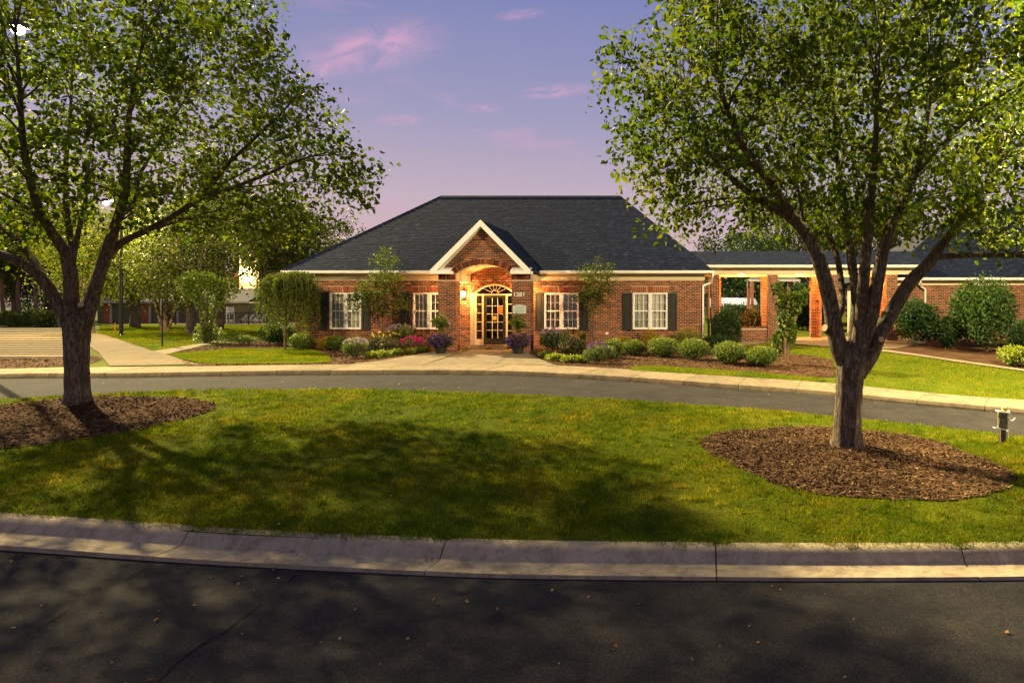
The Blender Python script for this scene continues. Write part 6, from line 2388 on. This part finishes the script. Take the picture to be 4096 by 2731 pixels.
# ================================================================== LAMP POSTS
def lamp_post(name, x, y, h, hx, label, energy, color=(1.0, 0.76, 0.36)):
    z0 = float(T(x, y)) + 0.11
    root = empty(name, (x, y, z0), label, 'street lamp', 'parking lot lamps')
    m_ = MB()
    m_.cyl((x, y, z0 - 0.05), (x, y, h + 0.1), 0.105, 0.07, 14)
    m_.build('pole', 'metal_black', root)
    m_ = MB()
    m_.lathe((x, y, z0 - 0.02), [(0.17, 0), (0.17, 0.06), (0.12, 0.1)], 16)
    m_.build('base_cover', 'metal_black', root)
    m_ = MB()
    d = 1 if hx > x else -1
    m_.cyl((x, y, h), (hx - d * 0.14, y, h + 0.02), 0.035, n=8)
    m_.build('arm', 'metal_black', root)
    m_ = MB()
    m_.prism_y([(hx - 0.17, h - 0.06), (hx + 0.17, h - 0.06), (hx + 0.16, h + 0.06), (hx + 0.1, h + 0.12), (hx - 0.1, h + 0.12), (hx - 0.16, h + 0.06)], y - 0.15, y + 0.15)
    hd = m_.build('head', 'metal_black', root)
    m_ = MB()
    m_.lathe((hx, y, h - 0.19), [(0.05, -0.06), (0.10, -0.03), (0.14, 0.03), (0.14, 0.08), (0.11, 0.128)], 18)
    m_.build('lens', 'lamp_lens', hd, smooth=True)
    point_light('lamp_light', (hx, y, h - 0.46), energy, color, 0.14, root)
    return root


lamp_post('street_lamp', PX(-60, 17.9), 17.9, CZ + (HZ - 100) / F * 17.9, PX(70, 17.9), 'tall dark lamp whose bright head shows through the top of the broad pear tree', LAMP_A)
lamp_post('street_lamp', PX(485, 41.5), 41.5, CZ + (HZ - 803) / F * 41.5, PX(424, 41.5), 'dark lamp post on the lawn by the walk, lit head behind the pear limbs', LAMP_B)
lamp_post('street_lamp', 10.4, 13.6, 7.6, 9.3, 'lamp post past the utility pedestal that lights the pear crown from behind', LAMP_C)

# ================================================================== UTILITY PEDESTAL
g_ = G(4003, 1768, 0.13)
s = F / g_.y
ped = empty('utility_pedestal', tuple(g_), 'small weathered wooden utility post with junction boxes and white pipe on the lawn edge', 'pedestal')
X = lambda px_: (px_ - XV) / s
Zp = lambda py_: CZ - (py_ - HZ) / s
yy = g_.y
m_ = MB()
m_.box(X(3999), X(4019), yy - 0.04, yy + 0.04, g_.z - 0.04, Zp(1660))
m_.build('post', 'bark', ped)
m_ = MB()
m_.box(X(3985), X(4021), yy - 0.09, yy - 0.041, Zp(1712), Zp(1648))
m_.box(X(3986), X(4004), yy - 0.11, yy - 0.091, Zp(1690), Zp(1668))
m_.box(X(4005), X(4020), yy - 0.105, yy - 0.091, Zp(1700), Zp(1670))
m_.build('junction_box', 'green_box', ped)
m_ = MB()
m_.prism_y([(X(3986), Zp(1645)), (X(4034), Zp(1652)), (X(4034), Zp(1648)), (X(3986), Zp(1640))], yy - 0.10, yy + 0.05)
m_.build('cap', 'metal_white', ped)
m_ = MB()
m_.prism_y([(X(3968), Zp(1708)), (X(4022), Zp(1718)), (X(4022), Zp(1714)), (X(3968), Zp(1704))], yy - 0.13, yy - 0.03)
m_.build('shelf', 'metal_white', ped)
m_ = MB()
m_.cyl((X(4034), yy - 0.02, Zp(1638)), (X(4034), yy - 0.02, Zp(1680)), 0.017, n=10)
m_.cyl((X(4034), yy - 0.02, Zp(1680)), (X(4046), yy - 0.02, Zp(1683)), 0.014, n=10)
m_.cyl((X(4046), yy - 0.02, Zp(1683)), (X(4060), yy - 0.02, Zp(1674)), 0.016, 0.02, n=10)
m_.build('pipe', 'metal_white', ped)
m_ = MB()
m_.cyl((X(4025), yy - 0.02, Zp(1722)), (X(4027), yy - 0.02, Zp(1750)), 0.022, n=10)
m_.build('pipe', 'metal_white', ped)
m_ = MB()
m_.lathe((X(4014), yy - 0.03, Zp(1644)), [(0.045, 0.0), (0.05, 0.03), (0.035, 0.065), (0.01, 0.075)], 14)
m_.build('dome', 'brass', ped)

# ================================================================== LEFT BACKGROUND
# parking court: long pale and dark paving strips behind a low kerb
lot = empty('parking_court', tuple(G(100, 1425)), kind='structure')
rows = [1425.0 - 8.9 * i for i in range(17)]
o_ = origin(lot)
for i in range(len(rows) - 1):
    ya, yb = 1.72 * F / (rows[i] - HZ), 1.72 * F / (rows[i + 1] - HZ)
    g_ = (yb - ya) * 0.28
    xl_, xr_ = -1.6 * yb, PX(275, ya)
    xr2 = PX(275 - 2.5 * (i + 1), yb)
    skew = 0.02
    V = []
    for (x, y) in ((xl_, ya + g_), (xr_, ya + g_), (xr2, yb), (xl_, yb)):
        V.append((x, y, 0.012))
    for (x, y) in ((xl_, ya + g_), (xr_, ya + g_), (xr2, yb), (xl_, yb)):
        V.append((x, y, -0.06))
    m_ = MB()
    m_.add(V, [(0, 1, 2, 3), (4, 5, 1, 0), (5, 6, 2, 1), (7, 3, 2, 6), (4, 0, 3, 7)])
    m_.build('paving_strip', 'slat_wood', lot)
m_ = MB()
ya = 1.72 * F / (1431 - HZ)
m_.box(-30, PX(262, ya), ya - 0.12, ya + 0.10, -0.08, 0.10)
m_.build('kerb_edge', 'kerb_concrete', lot)

# sign seen edge on
y = G(650, 1382).y
sg = empty('road_sign', tuple(G(650, 1382)), 'thin dark sign post with its plate turned edge on at the branch walk', 'sign')
m_ = MB()
x = PX(649, y)
m_.cyl((x, y, -0.05), (x, y, CZ + (HZ - 1196) / F * y), 0.03, n=8)
m_.build('post', 'metal_black', sg)
m_ = MB()
u_ = Vector((x, y, 0)).normalized() * 0.24
w_ = Vector((-u_.y, u_.x, 0)).normalized()
c_ = Vector((x, y, 0)) + w_ * 0.045
zz0, zz1 = CZ - (1262 - HZ) / F * y, CZ + (HZ - 1194) / F * y
m_.add([(c_ + u_ * a + w_ * b_ + Vector((0, 0, z))) for z in (zz0, zz1) for a, b_ in ((-1, -0.012), (1, -0.012), (1, 0.012), (-1, 0.012))],
       [(0, 3, 2, 1), (4, 5, 6, 7), (0, 1, 5, 4), (1, 2, 6, 5), (2, 3, 7, 6), (3, 0, 4, 7)])
m_.build('plate', 'metal_grey', sg)
st = MB()
y = G(460, 1335).y
x = PX(460, y)
st.cyl((x, y, -0.05), (x, y, 0.62), 0.028, 0.024, 8)
st.cyl((x, y, 0.62), (x, y, 0.70), 0.03, 0.012, 8)
setp(st.build('marker_stake', 'orange_door'), 'short orange marker stake in the lawn near the lamp post', 'stake')

# garages
gyv = 72.0
gar = empty('garage', (PX(600, gyv), gyv, 0), 'long low garage with olive doors, cream posts and dark roof behind the lawn', 'garage')
gs = F / gyv
GX = lambda p: (p - XV) / gs
GZ = lambda p: CZ - (p - HZ) / gs
m_ = MB()
m_.box(GX(380), GX(990), gyv + 0.3, gyv + 7, -0.1, GZ(1212))
m_.build('wall', 'olive_wall', gar)
for a, b_ in ((441, 532), (598, 700), (712, 800), (812, 900)):
    for j in range(4):
        z0_, z1_ = -0.02 + j * (GZ(1222) + 0.02) / 4, -0.02 + (j + 1) * (GZ(1222) + 0.02) / 4 - 0.03
        m_ = MB()
        m_.box(GX(a), GX(b_), gyv + 0.2, gyv + 0.29, z0_, z1_)
        m_.build('door_panel', 'olive_wall', gar)
for a, b_ in ((408, 436), (562, 590)):
    m_ = MB()
    m_.box(GX(a), GX(b_), gyv + 0.18, gyv + 0.29, 0, GZ(1220))
    m_.build('door', 'orange_door', gar)
for a in (438, 594, 706):
    m_ = MB()
    m_.box(GX(a), GX(a + 7), gyv + 0.02, gyv + 0.17, -0.05, GZ(1214))
    m_.build('post', 'trim_cream', gar)
m_ = MB()
m_.box(GX(370), GX(1000), gyv - 0.3, gyv - 0.2, GZ(1213), GZ(1206))
m_.build('fascia', 'trim_cream', gar)
m_ = MB()
m_.prism_x([(gyv - 0.3, GZ(1206)), (gyv + 7.3, GZ(1206)), (gyv + 3.5, GZ(1150))], GX(372), GX(998))
m_.build('roof', 'roof_deck', gar)

# pool fence: posts, rails, every picket
fyv = 66.0
fs2 = F / fyv
pf = empty('pool_fence', (PX(1000, fyv), fyv, 0), 'black metal picket fence with white deck behind the ivy covered stems', 'fence')
fx0, fx1 = PX(700, fyv), PX(1190, fyv)
ground_z = float(T(fx0, fyv)) + 0.1
for z in (ground_z + 0.12, ground_z + 1.12):
    m_ = MB()
    m_.box(fx0, fx1, fyv - 0.02, fyv + 0.02, z, z + 0.045)
    m_.build('rail', 'metal_black', pf)
u = fx0
pk = bpy.data.meshes.new('picket')
mm_ = MB()
mm_.box(-0.014, 0.014, -0.035, -0.021, 0, 1.22)
pk.from_pydata(mm_.v, [], mm_.f)
pk.materials.append(MATS['metal_black'])
while u < fx1:
    o = link_obj('picket', pk, None, pf)
    o.location = Vector((u, fyv, ground_z + 0.04)) - origin(pf)
    u += 0.15
for t_ in np.linspace(0, 1, 6):
    m_ = MB()
    x = fx0 + (fx1 - fx0) * t_
    m_.box(x - 0.035, x + 0.035, fyv + 0.022, fyv + 0.09, ground_z - 0.05, ground_z + 1.3)
    m_.build('post', 'metal_black', pf)
sheet('pool_deck', [(fx0 - 2, fyv + 0.4), (fx1 + 2, fyv + 0.4), (fx1 + 6, fyv + 14), (fx0 - 6, fyv + 14)], 0.14, 'concrete', 3.0)

# pool furniture
def lounger(x, y, rz, label):
    r_ = empty('sun_lounger', (x, y, 0.01), label, 'sun lounger', 'white loungers on the pool deck')
    m_ = MB()
    for s_ in (-0.3, 0.3):
        m_.box(x - 0.9, x + 0.5, y + s_ - 0.02, y + s_ + 0.02, 0.30, 0.34)
    m_.build('frame', 'metal_white', r_)
    for i in range(9):
        q_ = MB()
        q_.box(x - 0.88 + i * 0.15, x - 0.78 + i * 0.15, y - 0.28, y + 0.28, 0.341, 0.36)
        q_.build('slat', 'metal_white', r_)
    for i in range(5):
        q_ = MB()
        a = 0.5 + i * 0.11
        q_.box(x + a, x + a + 0.08, y - 0.28, y + 0.28, 0.36 + i * 0.12, 0.385 + i * 0.12)
        q_.build('slat', 'metal_white', r_)
    for sx_ in (-0.8, 0.4):
        for s_ in (-0.3, 0.3):
            q_ = MB()
            q_.box(x + sx_ - 0.02, x + sx_ + 0.02, y + s_ - 0.0195, y + s_ + 0.0195, 0.0, 0.30)
            q_.build('leg', 'metal_white', r_)


for px_ in (948, 972, 996, 1022):
    lounger(PX(px_, 68.5), 68.5, 0, 'white slatted lounger in the row behind the pool fence')
chx, chy = PX(912, 68.0), 68.0
ch = empty('lifeguard_chair', (chx, chy, 0.01), 'tall white slatted chair behind the pool fence', 'chair')
for sx_ in (-0.4, 0.4):
    for s_ in (-0.35, 0.35):
        m_ = MB()
        m_.cyl((chx + sx_, chy + s_, 0.0), (chx + sx_ * 0.85, chy + s_ * 0.85, 1.0 if s_ < 0 else 1.7), 0.035, n=8)
        m_.build('leg', 'metal_white', ch)
for z in (0.35, 0.68, 0.95):
    m_ = MB()
    m_.box(chx - 0.36, chx + 0.36, chy - 0.36, chy - 0.32, z, z + 0.07)
    m_.build('rung', 'metal_white', ch)
m_ = MB()
m_.box(chx - 0.4, chx + 0.4, chy - 0.34, chy + 0.3, 1.0, 1.05)
m_.build('seat', 'metal_white', ch)
for i in range(4):
    m_ = MB()
    m_.box(chx - 0.34, chx + 0.34, chy + 0.30, chy + 0.34, 1.12 + i * 0.15, 1.22 + i * 0.15)
    m_.build('back_slat', 'metal_white', ch)

# lit two storey building behind the pool
ay = 84.0
as_ = F / ay
AX = lambda p: (p - XV) / as_
AZ = lambda p: CZ - (p - HZ) / as_
ap = empty('apartment_building', (AX(1000), ay, 0), 'two storey brick building with a floodlit tan stair tower beyond the pool', 'building')
m_ = MB()
m_.box(AX(700), AX(957), ay + 0.6, ay + 9, -0.1, AZ(1090))
m_.box(AX(1036), AX(1400), ay + 0.6, ay + 9, -0.1, AZ(1060))
m_.build('wall', 'brick_far', ap)
m_ = MB()
m_.box(AX(957), AX(1036), ay, ay + 4, -0.1, AZ(1012))
tw_ = m_.build('stair_tower', 'stucco', ap)
for z in (AZ(1100), AZ(1140)):
    m_ = MB()
    m_.box(AX(957) - 0.05, AX(1036) + 0.05, ay - 0.08, ay - 0.005, z, z + 0.12)
    m_.build('band', 'trim_cream', ap)
m_ = MB()
m_.prism_y([(AX(945), AZ(1012)), (AX(1048), AZ(1012)), (AX(996), AZ(985))], ay - 0.5, ay + 4.5)
m_.build('roof', 'roof_deck', ap)
for (a, z) in ((880, 1200), (920, 1200), (1070, 1200), (1110, 1200), (1070, 1120), (1110, 1120)):
    m_ = MB()
    m_.box(AX(a), AX(a) + 0.9, ay + 0.55, ay + 0.59, AZ(z), AZ(z) + 1.3)
    w_ = m_.build('window', 'trim_white', ap)
    m_ = MB()
    m_.box(AX(a) + 0.08, AX(a) + 0.82, ay + 0.53, ay + 0.549, AZ(z) + 0.08, AZ(z) + 1.22)
    m_.build('pane', 'glass', w_)
m_ = MB()
m_.box(AX(984) - 0.2, AX(984) + 0.2, ay - 0.2, ay - 0.005, AZ(1082) - 0.1, AZ(1082) + 0.15)
fl_ = m_.build('floodlight', 'metal_black', ap)
m_ = MB()
m_.box(AX(984) - 0.16, AX(984) + 0.16, ay - 0.23, ay - 0.203, AZ(1082) - 0.06, AZ(1082) + 0.12)
m_.build('lens', 'lamp_lens', fl_)
point_light('flood_lamp', (AX(984), ay - 1.3, AZ(1082)), 700, (1.0, 0.72, 0.36), 0.2, ap)

# trees of the left background
def auto_tree(name, px, y, h, rx, label, leaf=0.16, n3=330, per=34, lmat='leaf_back', trunk_r=0.2, stems=1, zc=0.62, rz=0.4, bark='bark', group='trees of the background', fork=0.22, tone=0.45):
    x = PX(px, y)
    z0_ = float(T(x, y)) + 0.1
    base = Vector((x, y, z0_))
    c = np.array([x, y, z0_ + h * zc])
    es = [((c[0], c[1], c[2]), (rx, rx * 0.95, h * rz))]
    for i in range(5):
        an = 6.28 * i / 5 + random.random()
        es.append(((c[0] + math.cos(an) * rx * 0.55, c[1] + math.sin(an) * rx * 0.5, c[2] + random.uniform(-0.18, 0.22) * h * rz * 2), (rx * 0.6, rx * 0.6, h * rz * 0.55)))
    tk = [np.array(base) - [0, 0, 0.1], np.array(base) + [random.gauss(0, 0.05), 0, h * fork * 0.6], np.array(base) + [random.gauss(0, 0.1), 0, h * fork]]
    lb = []
    nl = 6
    for i in range(nl):
        an = 6.28 * i / nl + random.random() * 0.7
        e = c + np.array([math.cos(an) * rx * 0.62, math.sin(an) * rx * 0.6, random.uniform(0.0, 0.7) * h * rz])
        a = tk[-1] - np.array([0, 0, random.uniform(0, h * fork * 0.4)])
        if stems > 1:
            a = np.array(base) + np.array([math.cos(an) * 0.16, math.sin(an) * 0.16, 0.0])
        lb.append(([a, a + (e - a) * 0.4 + np.array([0, 0, 0.12 * h]), e], [trunk_r * 0.5, trunk_r * 0.34, 0.03]))
    tree(name, base, (tk, [trunk_r * 1.25, trunk_r, trunk_r * 0.9]), lb, es, label, 34, n3, per, leaf, lmat, bark, group, None, 0.42, False, 'tree', 0.5, 9, 0.0, tone)


auto_tree('shade_tree', 540, 58, 9.0, 4.2, 'thick trunked tree in front of the garage doors', trunk_r=0.34)
auto_tree('shade_tree', 662, 50, 8.6, 4.3, 'many stemmed spreading tree behind the edge on sign', trunk_r=0.24, stems=4, bark='bark_pale')
auto_tree('shade_tree', 763, 44, 8.8, 3.4, 'dark leaved tree with straight trunk in a mulch circle by the ivy stems', trunk_r=0.24)
auto_tree('shade_tree', 1130, 40, 8.4, 2.3, 'tree with pale stems in front of the floodlit tower', trunk_r=0.13, stems=4, bark='bark_pale', zc=0.66, rz=0.3)
auto_tree('shade_tree', 880, 52, 11.0, 2.8, 'dark tree whose crown fills the gap above the pool fence', trunk_r=0.22, zc=0.76, rz=0.22, fork=0.4)
auto_tree('shade_tree', 365, 47, 8.5, 3.2, 'tree with lamp glow coloured into its yellow green leaves, beneath the lamp head', trunk_r=0.18, lmat='leaf_pear', tone=0.8)  # lighter leaf tone carries the lamp glow
auto_tree('shade_tree', 1235, 52, 8.6, 3.6, 'tree beyond the left hip of the house roof', trunk_r=0.2)
auto_tree('tall_tree', 190, 78, 13.5, 5.0, 'tall dark evergreen behind the parking court', lmat='leaf_dark', trunk_r=0.3, zc=0.55, rz=0.5, leaf=0.26)
auto_tree('tall_tree', 60, 70, 12.0, 4.6, 'dark tree beyond the corner of the parking court', lmat='leaf_back', trunk_r=0.3, leaf=0.24)
auto_tree('tall_tree', -120, 74, 12.5, 5.0, 'dark tree past the parking court outside the lawn', lmat='leaf_dark', trunk_r=0.3, leaf=0.24)
auto_tree('tall_tree', 440, 88, 11.0, 5.0, 'dark tree rising behind the garage roof', lmat='leaf_dark', trunk_r=0.3, leaf=0.26)
auto_tree('tall_tree', 640, 92, 12.0, 5.6, 'broad dark tree behind the middle of the garage', lmat='leaf_dark', trunk_r=0.3, leaf=0.28)
auto_tree('tall_tree', 830, 96, 12.0, 5.6, 'dark tree between garage and apartment building', lmat='leaf_dark', trunk_r=0.3, leaf=0.28)
for px_, y, w, h, lab in ((28, 62, 46, 60, 'clipped green shrub among bare trunks beyond the parking court'), (60, 58, 40, 50, 'small clipped shrub next to pale stems beyond the parking court'), (115, 60, 48, 62, 'bright topped clipped shrub beyond the parking court'), (180, 57, 76, 70, 'largest clipped shrub close to the pear trunk beyond the parking court')):
    shrub('clipped_shrub', px_, 1290, w, h, lab, 'leaf_box', 1100, 0.14, group='clipped shrubs beyond the parking court', y=y, boxy=4.0)
for px_, lab in ((8, 'bare brown trunk by the clipped green shrub'), (72, 'pair of pale twisted stems between the clipped shrubs'), (142, 'thin pale trunk beside the largest clipped shrub')):
    y = 63.0
    x = PX(px_, y)
    r_ = empty('thin_tree', (x, y, 0), lab, 'tree', 'thin trunks beyond the parking court')
    tb = Tubes()
    p = np.array([[x, y, -0.1], [x + 0.1, y, 1.5], [x - 0.05, y, 3.2], [x + 0.15, y, 5.2]])
    tb.add(catmull(p, 5), np.linspace(0.2, 0.1, 16), 8)
    tb.build('trunk', 'bark_pale', r_)
    n = 1500
    u = unit(RNG.normal(size=(n, 3))) * RNG.random((n, 1)) ** 0.4
    leaves('crown', np.array([x, y, 6.0]) + u * np.array([2.6, 2.4, 1.8]), 0.24 * (0.6 + 0.8 * RNG.random(n)), 'leaf_back', r_)
m_ = G(985, 1372)
# right background, seen over and through the colonnade
auto_tree('tall_tree', 2900, 66, 8.6, 4.0, 'dark hedge tree behind the bright white wall', lmat='leaf_dark', trunk_r=0.25, leaf=0.22, zc=0.5, rz=0.5)
auto_tree('tall_tree', 3010, 60, 8.0, 3.8, 'dark tree behind the pavilion roof', lmat='leaf_dark', trunk_r=0.25, leaf=0.2, zc=0.5, rz=0.5)
auto_tree('tall_tree', 3150, 56, 9.4, 4.2, 'dark tree showing between two orange lit columns', lmat='leaf_dark', trunk_r=0.25, leaf=0.2, zc=0.5, rz=0.5)
auto_tree('tall_tree', 3320, 54, 10.5, 4.6, 'tall tree above the colonnade roof behind the pear limbs', lmat='leaf_back', trunk_r=0.28, leaf=0.2, zc=0.55, rz=0.48)
auto_tree('tall_tree', 3560, 60, 11.5, 5.0, 'tall tree behind the joint of colonnade and side building', lmat='leaf_dark', trunk_r=0.28, leaf=0.22, zc=0.55, rz=0.48)
shrub('hedge', 2960, 1340, 250, 100, 'long dark hedge that hides the foot of the white wall', 'leaf_dark', 4200, 0.13, y=49.0, boxy=5.0, depth=0.35, off=-0.05)
shrub('hedge', 3210, 1330, 170, 190, 'dark green bank of shrubs behind the open bay of the colonnade', 'leaf_dark', 3600, 0.15, y=42.0, boxy=3.0)
